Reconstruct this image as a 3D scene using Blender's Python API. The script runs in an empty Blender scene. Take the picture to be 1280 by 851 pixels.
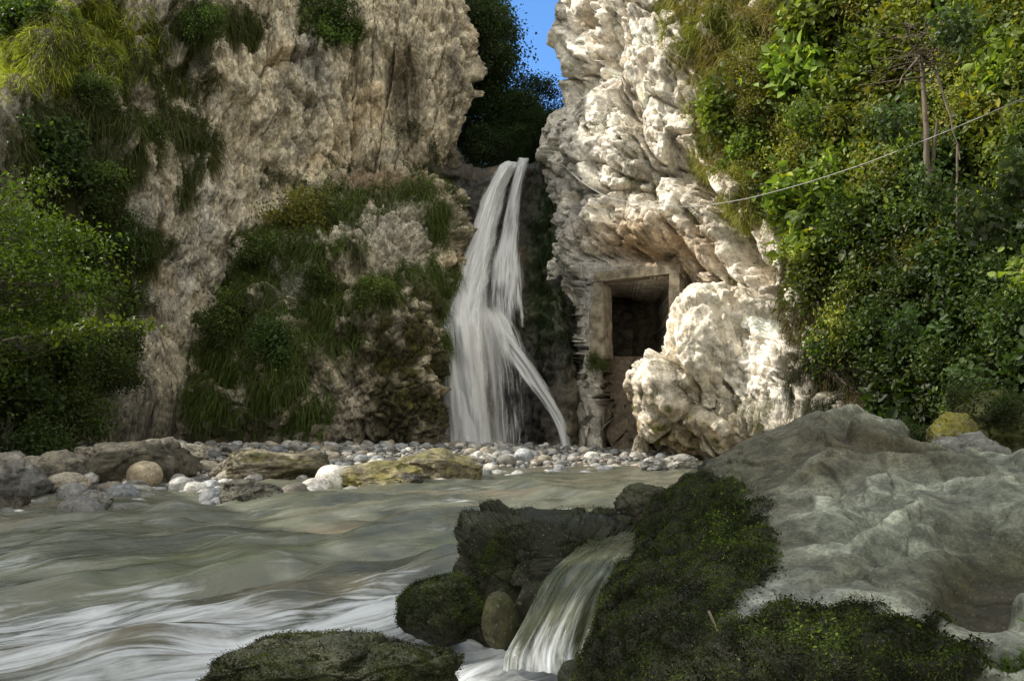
import bpy, math, random, time
import numpy as np
T0 = time.time()
random.seed(11)
rng = np.random.default_rng(11)
scene = bpy.context.scene
COL = scene.collection
A = lambda *a: np.array(a, dtype=float)

# ------------------------------------------------------------------ camera
FPX, CX, CY, HOR = 1100.0, 640.0, 425.5, 535.0
PITCH = math.atan((HOR - CY) / FPX)
CAMZ = 1.0
cp, sp = math.cos(PITCH), math.sin(PITCH)

def P(px, py, d):
    """world point seen at photo pixel (px, py) at distance d along world Y"""
    a, b = (px - CX) / FPX, (CY - py) / FPX
    r = A(a, cp - b * sp, sp + b * cp)
    r = r * (d / r[1])
    return r + A(0, 0, CAMZ)

def proj(p):
    q = p - A(0, 0, CAMZ)
    f = q[..., 1] * cp + q[..., 2] * sp
    u = -q[..., 1] * sp + q[..., 2] * cp
    f = np.where(np.abs(f) < 1e-4, 1e-4, f)
    px = CX + FPX * q[..., 0] / f
    py = CY - FPX * u / f
    px = np.where(f < 0.1, -9999, px)
    return px, py

cam_d = bpy.data.cameras.new('camera')
cam = bpy.data.objects.new('camera', cam_d)
COL.objects.link(cam)
cam.location = (0, 0, CAMZ)
cam.rotation_euler = (math.radians(90) + PITCH, 0, 0)
cam_d.sensor_width = 36
cam_d.lens = 36 * FPX / 1280
cam_d.clip_start = 0.05
cam_d.clip_end = 3000
scene.camera = cam

# ------------------------------------------------------------------ noise
_pr = np.random.default_rng(3)
_G = _pr.normal(size=(256, 3)); _G /= np.linalg.norm(_G, axis=1, keepdims=True)

def _hash(ix, iy, iz, seed):
    with np.errstate(over='ignore'):
        h = (ix.astype(np.uint32) * np.uint32(73856093)) ^ (iy.astype(np.uint32) * np.uint32(19349663)) ^ (iz.astype(np.uint32) * np.uint32(83492791)) ^ np.uint32((seed * 2654435761) & 0xffffffff)
        h ^= h >> np.uint32(13); h = h * np.uint32(1274126177); h ^= h >> np.uint32(16)
        h = h * np.uint32(2246822519); h ^= h >> np.uint32(13)
    return h

def perlin(p, seed=0):
    sh = p.shape[:-1]
    p = p.reshape(-1, 3)
    i = np.floor(p).astype(np.int64); f = p - i
    w = f * f * f * (f * (f * 6 - 15) + 10)
    out = np.zeros(len(p))
    for dx in (0, 1):
        for dy in (0, 1):
            for dz in (0, 1):
                g = _G[_hash(i[:, 0] + dx, i[:, 1] + dy, i[:, 2] + dz, seed) & np.uint32(255)]
                d = g[:, 0] * (f[:, 0] - dx) + g[:, 1] * (f[:, 1] - dy) + g[:, 2] * (f[:, 2] - dz)
                out += d * (w[:, 0] if dx else 1 - w[:, 0]) * (w[:, 1] if dy else 1 - w[:, 1]) * (w[:, 2] if dz else 1 - w[:, 2])
    return out.reshape(sh) * 1.5

def fbm(p, octv=4, seed=0, gain=.5, ridged=False):
    a, s, t = 1.0, 0.0, 0.0
    for k in range(octv):
        n = perlin(p * (2.03 ** k) + 17.3 * k, seed + k)
        if ridged: n = 1 - 2 * np.abs(n)
        s = s + a * n; t += a; a *= gain
    return s / t

def worley(p, seed=0):
    sh = p.shape[:-1]
    p = p.reshape(-1, 3)
    i = np.floor(p).astype(np.int64); f = p - i
    f1 = np.full(len(p), 9.0); f2 = np.full(len(p), 9.0); cid = np.zeros(len(p))
    for dx in (-1, 0, 1):
        for dy in (-1, 0, 1):
            for dz in (-1, 0, 1):
                h = _hash(i[:, 0] + dx, i[:, 1] + dy, i[:, 2] + dz, seed)
                jx = (h & np.uint32(1023)) / 1023.; jy = ((h >> np.uint32(10)) & np.uint32(1023)) / 1023.; jz = ((h >> np.uint32(20)) & np.uint32(1023)) / 1023.
                d = np.sqrt((dx + jx - f[:, 0]) ** 2 + (dy + jy - f[:, 1]) ** 2 + (dz + jz - f[:, 2]) ** 2)
                m = d < f1
                f2 = np.where(m, f1, np.minimum(f2, d)); cid = np.where(m, (h & np.uint32(255)) / 255., cid); f1 = np.where(m, d, f1)
    return f1.reshape(sh), f2.reshape(sh), cid.reshape(sh)

def facet(p, seed=0, tilt=1.1, crack=.35, cw=.12):
    # chipped stone: flat tilted cells with sharp joints
    sh = p.shape[:-1]
    p = p.reshape(-1, 3)
    i = np.floor(p).astype(np.int64); f = p - i
    f1 = np.full(len(p), 9.0); f2 = np.full(len(p), 9.0); out = np.zeros(len(p))
    for dx in (-1, 0, 1):
        for dy in (-1, 0, 1):
            for dz in (-1, 0, 1):
                h = _hash(i[:, 0] + dx, i[:, 1] + dy, i[:, 2] + dz, seed)
                o = np.stack([dx + (h & np.uint32(1023)) / 1023. - f[:, 0], dy + ((h >> np.uint32(10)) & np.uint32(1023)) / 1023. - f[:, 1], dz + ((h >> np.uint32(20)) & np.uint32(1023)) / 1023. - f[:, 2]], -1)
                d = np.sqrt((o * o).sum(-1)); m = d < f1
                val = ((h >> np.uint32(5)) & np.uint32(255)) / 255. - .5 + tilt * (o * _G[h & np.uint32(255)]).sum(-1)
                f2 = np.where(m, f1, np.minimum(f2, d)); out = np.where(m, val, out); f1 = np.where(m, d, f1)
    return (out - crack * sstep(cw, 0, f2 - f1)).reshape(sh)

def sstep(a, b, x):
    t = np.clip((x - a) / (b - a), 0, 1)
    return t * t * (3 - 2 * t)

def blob(px, py, cx, cy, rx, ry, rot=0, soft=.5):
    c, s = math.cos(math.radians(rot)), math.sin(math.radians(rot))
    u = ((px - cx) * c + (py - cy) * s) / rx; v = (-(px - cx) * s + (py - cy) * c) / ry
    r = np.sqrt(u * u + v * v)
    return 1 - sstep(1 - soft, 1 + soft, r)

def mixc(a, b, t):
    return a * (1 - t[..., None]) + np.asarray(b) * t[..., None]

# ------------------------------------------------------------------ mesh helpers
def new_mesh(name, verts, faces, col=None, uv=None, smooth=True, extra=None):
    """faces: (n,k) int array (all the same k) or a list of such arrays"""
    me = bpy.data.meshes.new(name)
    if not isinstance(faces, list): faces = [faces]
    faces = [f for f in faces if len(f)]
    me.vertices.add(len(verts)); me.vertices.foreach_set('co', np.ascontiguousarray(verts, dtype=np.float32).ravel())
    li = np.concatenate([f.ravel() for f in faces]).astype(np.int32)
    tot = np.concatenate([np.full(len(f), f.shape[1], dtype=np.int32) for f in faces])
    st = np.concatenate([[0], np.cumsum(tot)[:-1]]).astype(np.int32)
    me.loops.add(len(li)); me.loops.foreach_set('vertex_index', li)
    me.polygons.add(len(tot)); me.polygons.foreach_set('loop_start', st); me.polygons.foreach_set('loop_total', tot)
    if smooth: me.polygons.foreach_set('use_smooth', np.ones(len(tot), dtype=bool))
    me.update(calc_edges=True)
    if col is not None:
        at = me.attributes.new('Col', 'FLOAT_COLOR', 'POINT')
        c4 = np.ones((len(verts), 4), dtype=np.float32); c4[:, :3] = np.clip(col, 0, 1)
        at.data.foreach_set('color', c4.ravel())
    for k, v in (extra or {}).items():
        at = me.attributes.new(k, 'FLOAT', 'POINT'); at.data.foreach_set('value', np.ascontiguousarray(v, dtype=np.float32).ravel())
    if uv is not None:
        at = me.attributes.new('Flow', 'FLOAT_VECTOR', 'POINT')
        v3 = np.zeros((len(verts), 3), dtype=np.float32); v3[:, :uv.shape[1]] = uv
        at.data.foreach_set('vector', v3.ravel())
    me.validate()
    return me

def obj(name, me, mat=None, parent=None, label=None, cat=None, group=None, kind=None, loc=None):
    o = bpy.data.objects.new(name, me); COL.objects.link(o)
    if mat is not None and me is not None:
        if len(me.materials) == 0: me.materials.append(mat)
    if parent is not None: o.parent = parent
    if loc is not None: o.location = loc
    tag(o, label, cat, group, kind)
    return o

def tag(o, label=None, cat=None, group=None, kind=None):
    if label: o['label'] = label
    if cat: o['category'] = cat
    if group: o['group'] = group
    if kind: o['kind'] = kind
    return o

def empty(name, loc=(0, 0, 0), **k):
    return obj(name, None, None, loc=loc, **k)

def grid_faces(nr, nc):
    i = np.arange(nr * nc).reshape(nr, nc)
    return np.stack([i[:-1, :-1], i[:-1, 1:], i[1:, 1:], i[1:, :-1]], -1).reshape(-1, 4)

def catmull(ctrl, segs):
    """interpolate along axis 0; segs = number of samples in each interval"""
    n = len(ctrl)
    e = np.concatenate([ctrl[:1] * 2 - ctrl[1:2], ctrl, ctrl[-1:] * 2 - ctrl[-2:-1]])
    out = []
    for k in range(n - 1):
        p0, p1, p2, p3 = e[k], e[k + 1], e[k + 2], e[k + 3]
        t = np.linspace(0, 1, segs[k], endpoint=False).reshape((-1,) + (1,) * (ctrl.ndim - 1))
        m1, m2 = (p2 - p0) * .4, (p3 - p1) * .4
        h = t * t
        c = t * h
        out.append((2 * c - 3 * h + 1) * p1 + (c - 2 * h + t) * m1 + (-2 * c + 3 * h) * p2 + (c - h) * m2)
    out.append(ctrl[-1:])
    return np.concatenate(out)

def normals(g):
    du = np.gradient(g, axis=1); dv = np.gradient(g, axis=0)
    n = np.cross(du, dv); l = np.linalg.norm(n, axis=-1, keepdims=True)
    return n / np.maximum(l, 1e-9)

class Patch:
    def __init__(self, ctrl, rseg, cseg, flip=None):
        g = catmull(np.asarray(ctrl, float), rseg)
        g = catmull(g.transpose(1, 0, 2), cseg).transpose(1, 0, 2)
        self.g = g
        n = normals(g)
        if flip is None:
            flip = ((A(0, 0, CAMZ) - g) * n).sum(-1).mean() < 0
        self.flip = flip
        self.s = -1 if flip else 1
        self.n = n * self.s
    def push(self, amt, along=None):
        self.g = self.g + (self.n if along is None else along) * amt[..., None]
    def renorm(self): self.n = normals(self.g) * self.s
    def pp(self): return proj(self.g)
    def mesh(self, name, col, **k):
        nr, nc = self.g.shape[:2]
        f = grid_faces(nr, nc)
        if not self.flip: pass
        else: f = f[:, ::-1]
        ex = {kk: v.ravel() for kk, v in k.pop('extra', {}).items()}
        uv = k.pop('uv', None)
        return new_mesh(name, self.g.reshape(-1, 3), f, col.reshape(-1, 3), uv=None if uv is None else uv.reshape(-1, uv.shape[-1]), extra=ex)
    def sample(self, w, n, r=rng):
        g = self.g
        a = np.linalg.norm(np.cross(g[:-1, 1:] - g[:-1, :-1], g[1:, :-1] - g[:-1, :-1]), axis=-1)
        pr = (w[:-1, :-1] * a).ravel(); pr = pr / pr.sum()
        k = r.choice(len(pr), size=n, p=pr)
        i, j = np.divmod(k, g.shape[1] - 1)
        u, v = r.random(n)[:, None], r.random(n)[:, None]
        p = (g[i, j] * (1 - u) + g[i, j + 1] * u) * (1 - v) + (g[i + 1, j] * (1 - u) + g[i + 1, j + 1] * u) * v
        return p, self.n[i, j]
    def at(self, px, py):
        """surface point and normal nearest to a photo pixel"""
        a, b = self.pp()
        d2 = (a - px) ** 2 + (b - py) ** 2
        m = d2 < max(30., d2.min() + 20)
        y = np.where(m, self.g[..., 1], 1e9)
        i, j = np.unravel_index(np.argmin(y), y.shape)
        return self.g[i, j].copy(), self.n[i, j].copy()

# ------------------------------------------------------------------ materials
def nt(name):
    m = bpy.data.materials.new(name); m.use_nodes = True
    t = m.node_tree; t.nodes.clear()
    return m, t, t.nodes.new, t.links.new

def setin(n, **k):
    for a, v in k.items(): n.inputs[a.replace('_', ' ')].default_value = v
    return n

def mth(t, op, a, b=None, c=None, clamp=False):
    n = t.nodes.new('ShaderNodeMath'); n.operation = op; n.use_clamp = clamp
    for i, v in enumerate((a, b, c)):
        if v is None: continue
        if isinstance(v, (int, float)): n.inputs[i].default_value = v
        else: t.links.new(v, n.inputs[i])
    return n.outputs[0]

def ramp(t, fac, a, b, lo=0., hi=1.):
    n = t.nodes.new('ShaderNodeMapRange'); n.interpolation_type = 'SMOOTHSTEP'
    t.links.new(fac, n.inputs['Value'])
    n.inputs['From Min'].default_value = a; n.inputs['From Max'].default_value = b
    n.inputs['To Min'].default_value = lo; n.inputs['To Max'].default_value = hi
    return n.outputs['Result']

def mixrgb(t, fac, a, b, blend='MIX'):
    n = t.nodes.new('ShaderNodeMix'); n.data_type = 'RGBA'; n.blend_type = blend
    for sock, v in ((n.inputs[0], fac), (n.inputs[6], a), (n.inputs[7], b)):
        if isinstance(v, (int, float)): sock.default_value = v
        elif isinstance(v, tuple): sock.default_value = v if len(v) == 4 else v + (1,)
        else: t.links.new(v, sock)
    return n.outputs[2]

def noise_n(t, vec, scale, detail=4, rough=.55, dist=0):
    n = t.nodes.new('ShaderNodeTexNoise'); t.links.new(vec, n.inputs['Vector'])
    setin(n, Scale=scale, Detail=detail, Roughness=rough, Distortion=dist)
    return n.outputs[0]

def mapping(t, vec, scale, rot=(0, 0, 0)):
    n = t.nodes.new('ShaderNodeMapping'); t.links.new(vec, n.inputs['Vector'])
    n.inputs['Scale'].default_value = scale; n.inputs['Rotation'].default_value = rot
    return n.outputs[0]

def rock_mat(name, s=1.0, bump=.5, rough=.85, var=(.55, 1.35), vor=6., aniso=(1, 1, 1), spec=.3, speck=0.0, vbump=.6, wet=False, objrand=False):
    m, t, N, L = nt(name)
    out = N('ShaderNodeOutputMaterial'); b = N('ShaderNodeBsdfPrincipled')
    L(b.outputs[0], out.inputs[0])
    tc = N('ShaderNodeTexCoord'); vec = mapping(t, tc.outputs['Object'], aniso)
    at = N('ShaderNodeAttribute'); at.attribute_name = 'Col'
    n1 = noise_n(t, vec, 3 * s, 6, .65)
    n2 = noise_n(t, vec, 16 * s, 6, .7)
    n3 = noise_n(t, vec, 60 * s, 3, .6)
    v = N('ShaderNodeTexVoronoi'); L(vec, v.inputs['Vector']); v.inputs['Scale'].default_value = vor * s
    v.feature = 'F1'
    k = mth(t, 'MULTIPLY', ramp(t, n1, .3, .7, var[0], var[1]), ramp(t, n2, .25, .75, .62, 1.38))
    k = mth(t, 'MULTIPLY', k, ramp(t, n3, .2, .8, .8, 1.2))
    ge = N('ShaderNodeNewGeometry')
    sx_ = N('ShaderNodeSeparateColor'); L(v.outputs['Color'], sx_.inputs[0])
    vv = ramp(t, sx_.outputs[0], 0, 1, .78, 1.18)
    k = mth(t, 'MULTIPLY', k, vv)
    if objrand:
        oi = N('ShaderNodeObjectInfo'); k = mth(t, 'MULTIPLY', k, ramp(t, oi.outputs['Random'], 0, 1, .5, 1.5))
    c = at.outputs['Color']
    cc = N('ShaderNodeMix'); cc.data_type = 'RGBA'; cc.blend_type = 'MULTIPLY'; cc.inputs[0].default_value = 1
    L(c, cc.inputs[6]); comb = N('ShaderNodeCombineColor')
    for i in range(3): L(k, comb.inputs[i])
    L(comb.outputs[0], cc.inputs[7])
    col = cc.outputs[2]
    if speck:
        sp_ = ramp(t, noise_n(t, vec, 24 * s, 4, .7), .62, .68)
        col = mixrgb(t, mth(t, 'MULTIPLY', sp_, speck), col, (.42, .44, .42))
    L(col, b.inputs['Base Color'])
    b.inputs['Specular IOR Level'].default_value = spec
    if wet:
        L(ramp(t, n2, .3, .7, rough * .6, rough * 1.4), b.inputs['Roughness'])
    else:
        b.inputs['Roughness'].default_value = rough
    hgt = mth(t, 'ADD', mth(t, 'MULTIPLY', n2, .6), mth(t, 'MULTIPLY', n3, .15))
    hgt = mth(t, 'ADD', hgt, mth(t, 'MULTIPLY', v.outputs['Distance'], -vbump))
    bp = N('ShaderNodeBump'); bp.inputs['Strength'].default_value = bump; bp.inputs['Distance'].default_value = .12 / s
    L(hgt, bp.inputs['Height']); L(bp.outputs[0], b.inputs['Normal'])
    return m

def leaf_mat(name, trans=.35, hue=.04, val=.5, rough=.5, spec=.35):
    m, t, N, L = nt(name)
    out = N('ShaderNodeOutputMaterial'); b = N('ShaderNodeBsdfPrincipled'); tr = N('ShaderNodeBsdfTranslucent'); mx = N('ShaderNodeMixShader')
    at = N('ShaderNodeAttribute'); at.attribute_name = 'Col'
    oi = N('ShaderNodeObjectInfo')
    hs = N('ShaderNodeHueSaturation')
    L(at.outputs['Color'], hs.inputs['Color'])
    L(ramp(t, oi.outputs['Random'], 0, 1, .5 - hue, .5 + hue), hs.inputs['Hue'])
    L(ramp(t, oi.outputs['Random'], 0, 1, 1 - val * .5, 1 + val * .5), hs.inputs['Value'])
    L(hs.outputs[0], b.inputs['Base Color']); b.inputs['Roughness'].default_value = rough
    b.inputs['Specular IOR Level'].default_value = spec
    tcol = mixrgb(t, 1.0, hs.outputs[0], (1.5, 1.6, .55), 'MULTIPLY')
    L(tcol, tr.inputs['Color'])
    mx.inputs[0].default_value = trans
    L(b.outputs[0], mx.inputs[1]); L(tr.outputs[0], mx.inputs[2]); L(mx.outputs[0], out.inputs[0])
    return m

def plain_mat(name, colr, rough=.7, nscale=8, amt=.5, bump=.3, stretch=(1, 1, 1), metallic=0):
    m, t, N, L = nt(name)
    out = N('ShaderNodeOutputMaterial'); b = N('ShaderNodeBsdfPrincipled'); L(b.outputs[0], out.inputs[0])
    tc = N('ShaderNodeTexCoord'); vec = mapping(t, tc.outputs['Object'], stretch)
    n = noise_n(t, vec, nscale, 5, .65)
    c = mixrgb(t, ramp(t, n, .3, .7), tuple(x * (1 - amt) for x in colr), tuple(min(1, x * (1 + amt)) for x in colr))
    L(c, b.inputs['Base Color']); b.inputs['Roughness'].default_value = rough; b.inputs['Metallic'].default_value = metallic
    bp = N('ShaderNodeBump'); bp.inputs['Strength'].default_value = bump; bp.inputs['Distance'].default_value = .02
    L(n, bp.inputs['Height']); L(bp.outputs[0], b.inputs['Normal'])
    return m

def water_mat():
    m, t, N, L = nt('stream_water')
    out = N('ShaderNodeOutputMaterial'); b = N('ShaderNodeBsdfPrincipled'); L(b.outputs[0], out.inputs[0])
    fl = N('ShaderNodeAttribute'); fl.attribute_name = 'Flow'
    fo = N('ShaderNodeAttribute'); fo.attribute_name = 'foam'
    at = N('ShaderNodeAttribute'); at.attribute_name = 'Col'
    v1 = mapping(t, fl.outputs['Vector'], (.9, 9, 1))
    v2 = mapping(t, fl.outputs['Vector'], (1.6, 26, 1)); v4 = mapping(t, fl.outputs['Vector'], (2.2, 5.5, 1))
    s4 = noise_n(t, v4, 1.0, 5, .65, .8)
    v3 = mapping(t, fl.outputs['Vector'], (.55, 2.2, 1))
    s1 = noise_n(t, v1, 1.0, 5, .6, .4)
    s2 = noise_n(t, v2, 1.0, 3, .6, .3)
    s3 = noise_n(t, v3, 1.0, 4, .55, .6)
    base = mixrgb(t, ramp(t, s3, .38, .62), at.outputs['Color'], (.078, .086, .065))
    base = mixrgb(t, ramp(t, mth(t, 'ADD', mth(t, 'MULTIPLY', s1, .5), mth(t, 'MULTIPLY', s4, .5)), .46, .68, 0, .65), base, (.24, .25, .20))
    st = mth(t, 'ADD', mth(t, 'ADD', mth(t, 'MULTIPLY', s1, .32), mth(t, 'MULTIPLY', s2, .34)), mth(t, 'MULTIPLY', s4, .34))
    f = mth(t, 'ADD', mth(t, 'MULTIPLY', fo.outputs['Fac'], 1.25), mth(t, 'MULTIPLY', mth(t, 'SUBTRACT', st, .5), 5.2))
    fm = ramp(t, f, .25, 1.45)
    fm = mth(t, 'MULTIPLY', fm, ramp(t, fo.outputs['Fac'], .0, .25))
    colr = mixrgb(t, fm, base, (.60, .64, .67))
    L(colr, b.inputs['Base Color'])
    L(ramp(t, fm, 0, 1, .16, .7), b.inputs['Roughness'])
    b.inputs['IOR'].default_value = 1.33
    hgt = mth(t, 'ADD', mth(t, 'ADD', mth(t, 'MULTIPLY', s1, .6), mth(t, 'MULTIPLY', s2, .3)), mth(t, 'MULTIPLY', s4, .8))
    bp = N('ShaderNodeBump'); bp.inputs['Strength'].default_value = .55; bp.inputs['Distance'].default_value = .06
    L(hgt, bp.inputs['Height']); L(bp.outputs[0], b.inputs['Normal'])
    return m

def fall_mat(name, dens=.5, sx=7., sy=.25, tint=(.78, .81, .86), seed=0., soft=.35, contrast=2.4):
    """falling water: white streaks over a see-through film"""
    m, t, N, L = nt(name)
    out = N('ShaderNodeOutputMaterial'); mx = N('ShaderNodeMixShader'); tp = N('ShaderNodeBsdfTransparent')
    df = N('ShaderNodeBsdfDiffuse'); tl = N('ShaderNodeBsdfTranslucent'); gl = N('ShaderNodeBsdfGlossy'); m2 = N('ShaderNodeMixShader'); m3 = N('ShaderNodeMixShader')
    fl = N('ShaderNodeAttribute'); fl.attribute_name = 'Flow'
    dn = N('ShaderNodeAttribute'); dn.attribute_name = 'foam'
    ad = N('ShaderNodeVectorMath'); ad.operation = 'ADD'; L(fl.outputs['Vector'], ad.inputs[0]); ad.inputs[1].default_value = (seed, seed * .7, 0)
    a = noise_n(t, mapping(t, ad.outputs[0], (sx, sy, 1)), 1, 4, .6, .25)
    c = noise_n(t, mapping(t, ad.outputs[0], (sx * 3.2, sy * 1.8, 1)), 1, 3, .6, .35)
    s = mth(t, 'ADD', mth(t, 'MULTIPLY', a, .6), mth(t, 'MULTIPLY', c, .4))
    al = mth(t, 'ADD', mth(t, 'MULTIPLY', dn.outputs['Fac'], 1.0), mth(t, 'MULTIPLY', mth(t, 'SUBTRACT', s, .5), contrast))
    al = mth(t, 'MULTIPLY', ramp(t, al, .5 - soft, .5 + soft), ramp(t, dn.outputs['Fac'], .02, .3))
    al = mth(t, 'MULTIPLY', al, dens, clamp=True)
    colr = mixrgb(t, ramp(t, c, .3, .7), tuple(x * .86 for x in tint), tint)
    L(colr, df.inputs['Color']); L(colr, tl.inputs['Color'])
    m2.inputs[0].default_value = .2; L(df.outputs[0], m2.inputs[1]); L(tl.outputs[0], m2.inputs[2])
    gl.inputs['Roughness'].default_value = .35
    m3.inputs[0].default_value = .08; L(m2.outputs[0], m3.inputs[1]); L(gl.outputs[0], m3.inputs[2])
    L(al, mx.inputs[0]); L(tp.outputs[0], mx.inputs[1]); L(m3.outputs[0], mx.inputs[2]); L(mx.outputs[0], out.inputs[0])
    return m

M = {
    'cliff': rock_mat('pale_limestone', 1.6, .8, .9, var=(.75, 1.25), vor=6, aniso=(1, 1, .6), vbump=1.4),
    'cliff_lit': rock_mat('white_limestone', 1.0, .6, .9, var=(.85, 1.2), vor=6, vbump=.8),
    'wet': rock_mat('wet_dark_rock', 1.2, .7, .34, vor=5, spec=.5, aniso=(1, 1, .6), wet=True),
    'boulder': rock_mat('river_boulder', 2.6, .55, .62, vor=3.5, vbump=.25, speck=.35, spec=.4),
    'bigrock': rock_mat('lichen_rock', 4.2, .7, .7, var=(.62, 1.4), vor=3.0, vbump=.35, speck=.45, spec=.35),
    'stone': rock_mat('river_stone', 3.0, .22, .55, var=(.75, 1.2), vor=2.0, vbump=.1, spec=.4, objrand=True),
    'gravel': rock_mat('gravel_stone', 3.0, .25, .6, var=(.75, 1.2), vor=2.0, vbump=.1, spec=.35),
    'soil': rock_mat('gravel_soil', 2.0, .9, .8, vor=7, vbump=1.2),
    'leaf': leaf_mat('leaf_green', hue=.012, val=.45),
    'grass': leaf_mat('grass_blade', trans=.3, hue=0, val=0, rough=.6),
    'moss': leaf_mat('moss_leaf', trans=.2, hue=0, val=0, rough=.75, spec=.15),
    'bark': plain_mat('bark', (.14, .115, .085), .9, 14, .6, .8, (1, 1, .25)),
    'deadwood': plain_mat('dead_wood', (.15, .12, .085), .85, 14, .5, .6, (1, 1, .3)),
    'concrete': plain_mat('old_concrete', (.21, .18, .13), .95, 4, .55, .9),
    'dark_lining': plain_mat('tunnel_lining', (.10, .085, .065), .95, 2.5, .5, .6),
    'cable': plain_mat('steel_cable', (.40, .40, .38), .55, 60, .3, .3),
    'iron': plain_mat('rusty_iron', (.12, .08, .055), .7, 30, .4, .3),
    'water': water_mat(),
}

# ------------------------------------------------------------------ lighting
S = A(-.73, .05, .68); S /= np.linalg.norm(S)
FILL_CLOUD = 9.5
w = bpy.data.worlds.new('World'); scene.world = w; w.use_nodes = True
wt = w.node_tree; bg = wt.nodes['Background']
sky = wt.nodes.new('ShaderNodeTexSky'); sky.sky_type = 'NISHITA'; sky.sun_disc = False
sky.sun_elevation = math.asin(S[2]); sky.sun_rotation = math.atan2(S[0], S[1])
sky.air_density = 1.0; sky.dust_density = .6; sky.ozone_density = 1.6
tcw = wt.nodes.new('ShaderNodeTexCoord'); sxyz = wt.nodes.new('ShaderNodeSeparateXYZ'); wt.links.new(tcw.outputs['Generated'], sxyz.inputs[0])
cln = noise_n(wt, tcw.outputs['Generated'], 2.2, 6, .6, .4)
# unseen cloud added as fill light overhead and behind, clear blue over the gorge
cf_ = mth(wt, 'ADD', mth(wt, 'ADD', mth(wt, 'MULTIPLY', sxyz.outputs[1], -.9), mth(wt, 'MULTIPLY', sxyz.outputs[0], -.5)), mth(wt, 'MULTIPLY', mth(wt, 'SUBTRACT', cln, .5), 1.3))
cfac = mth(wt, 'MULTIPLY', ramp(wt, cf_, -.62, -.2), ramp(wt, sxyz.outputs[2], -.02, .12))
skyb = mixrgb(wt, 1.0, sky.outputs[0], (.85, 1.3, 1.75), 'MULTIPLY')
skym = mixrgb(wt, cfac, skyb, (FILL_CLOUD * 1.02, FILL_CLOUD, FILL_CLOUD * .92))
wt.links.new(skym, bg.inputs[0]); bg.inputs[1].default_value = .15
sl = bpy.data.lights.new('sun', 'SUN'); so = bpy.data.objects.new('sun', sl); COL.objects.link(so)
sl.energy = 5.0; sl.angle = math.radians(.5); sl.color = (1, .93, .82)
from mathutils import Vector, Matrix, Euler
so.rotation_euler = Vector(S).to_track_quat('Z', 'Y').to_euler()
so.location = (-20, 10, 40)
scene.view_settings.view_transform = 'Standard'; scene.view_settings.look = 'None'
scene.view_settings.exposure = 0; scene.view_settings.gamma = 1
scene.cycles.use_denoising = True
scene.cycles.max_bounces = 8; scene.cycles.diffuse_bounces = 4; scene.cycles.transparent_max_bounces = 24
scene.cycles.caustics_reflective = False; scene.cycles.caustics_refractive = False

# ------------------------------------------------------------------ cliffs
def wall_ctrl(cols, fr):
    """cols: (x, y, back_x, back_y, slope, ztop)"""
    rows = []
    for f in fr:
        rows.append([A(x + bx * k * max(0, f * zt), y + by * k * max(0, f * zt), f * zt if f > 0 else -.8) for (x, y, bx, by, k, zt) in cols])
    rows.append([A(x + bx * (k * zt + 2.5), y + by * (k * zt + 2.5), zt + .7) for (x, y, bx, by, k, zt) in cols])
    rows.append([A(x + bx * (k * zt + 10.5), y + by * (k * zt + 10.5), zt + (6.5 if x < -8.9 and y > 18 else 2)) for (x, y, bx, by, k, zt) in cols])
    return np.array(rows)

LC = [(-13, -8, -1, 0, .35, 13), (-10, 0, -1, 0, .4, 13), (-9.2, 6, -1, .1, .4, 12), (-9.8, 11, -.9, .4, .35, 7.2), (-10.5, 15.5, -.8, .6, .3, 7.0),
      (-10.3, 18.5, -.6, .8, .2, 8.9), (-9.0, 20.8, -.4, .9, .2, 19.8), (-7.8, 22.5, -.3, .95, .18, 23), (-6.6, 24.5, -.2, 1, .12, 21.8), (-4.6, 26, -.1, 1, .1, 22),
      (-2.6, 26.8, -.1, 1, .06, 22), (-1.5, 27.6, -.5, .8, .05, 22), (-1.3, 29.6, -.8, .4, .1, 22), (-2.6, 37, -1, 0, .3, 20), (-5, 46, -1, 0, .5, 18)]
left = Patch(wall_ctrl(LC, [-.05, .1, .22, .35, .5, .65, .82, 1.0]), [6, 30, 36, 44, 44, 44, 24, 10, 4], [6, 8, 14, 20, 36, 60, 62, 66, 78, 78, 70, 22, 14, 8])
def disp_left(pt):
    p = pt.g
    px, py = pt.pp()
    d = fbm(p * .33, 4, 1) * 1.0
    d += fbm(p * A(.9, .9, .22), 3, 5) * .3
    r = fbm(p * A(.7, .7, .5) + 9, 4, 21, ridged=True); d += r * .22
    f1, f2, cid = worley(p * A(2.6, 2.6, 1.9) + fbm(p * 1.5, 2, 30)[..., None] * .5, 4)
    wq = p + np.stack([fbm(p * 2, 2, 31), fbm(p * 2, 2, 32), fbm(p * 2, 2, 33)], -1) * .08
    d += facet(wq * A(.55, .55, .2), 3, 1, .5, .04) * .55 + facet(wq * A(1.3, 1.3, .6), 4, 1, .5, .06) * .26 + facet(wq * A(3.2, 3.2, 2.0), 9, 1, .5, .08) * .11 + facet(wq * A(7.5, 7.5, 6), 10) * .05
    d -= sstep(.88, .97, fbm(p * A(1.0, 1.0, .14), 3, 36, ridged=True)) * .4
    pitl = fbm(p * A(2.6, 2.6, 1.2), 4, 35); d -= sstep(.22, .34, pitl) * .22
    d += fbm(p * A(8, 8, 5), 2, 12, ridged=True) * .03
    # niche and vertical cleft in the wall
    d -= blob(px, py, 508, 130, 20, 52, 0, .6) * 1.1
    d -= blob(px, py, 451, 150, 5, 55, 4, .7) * .6
    d -= blob(px, py, 425, 195, 5, 30, 4, .7) * .4
    pt.push(d)
    return f1, f2, cid
f1, f2, cid = disp_left(left); left.renorm()
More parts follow.
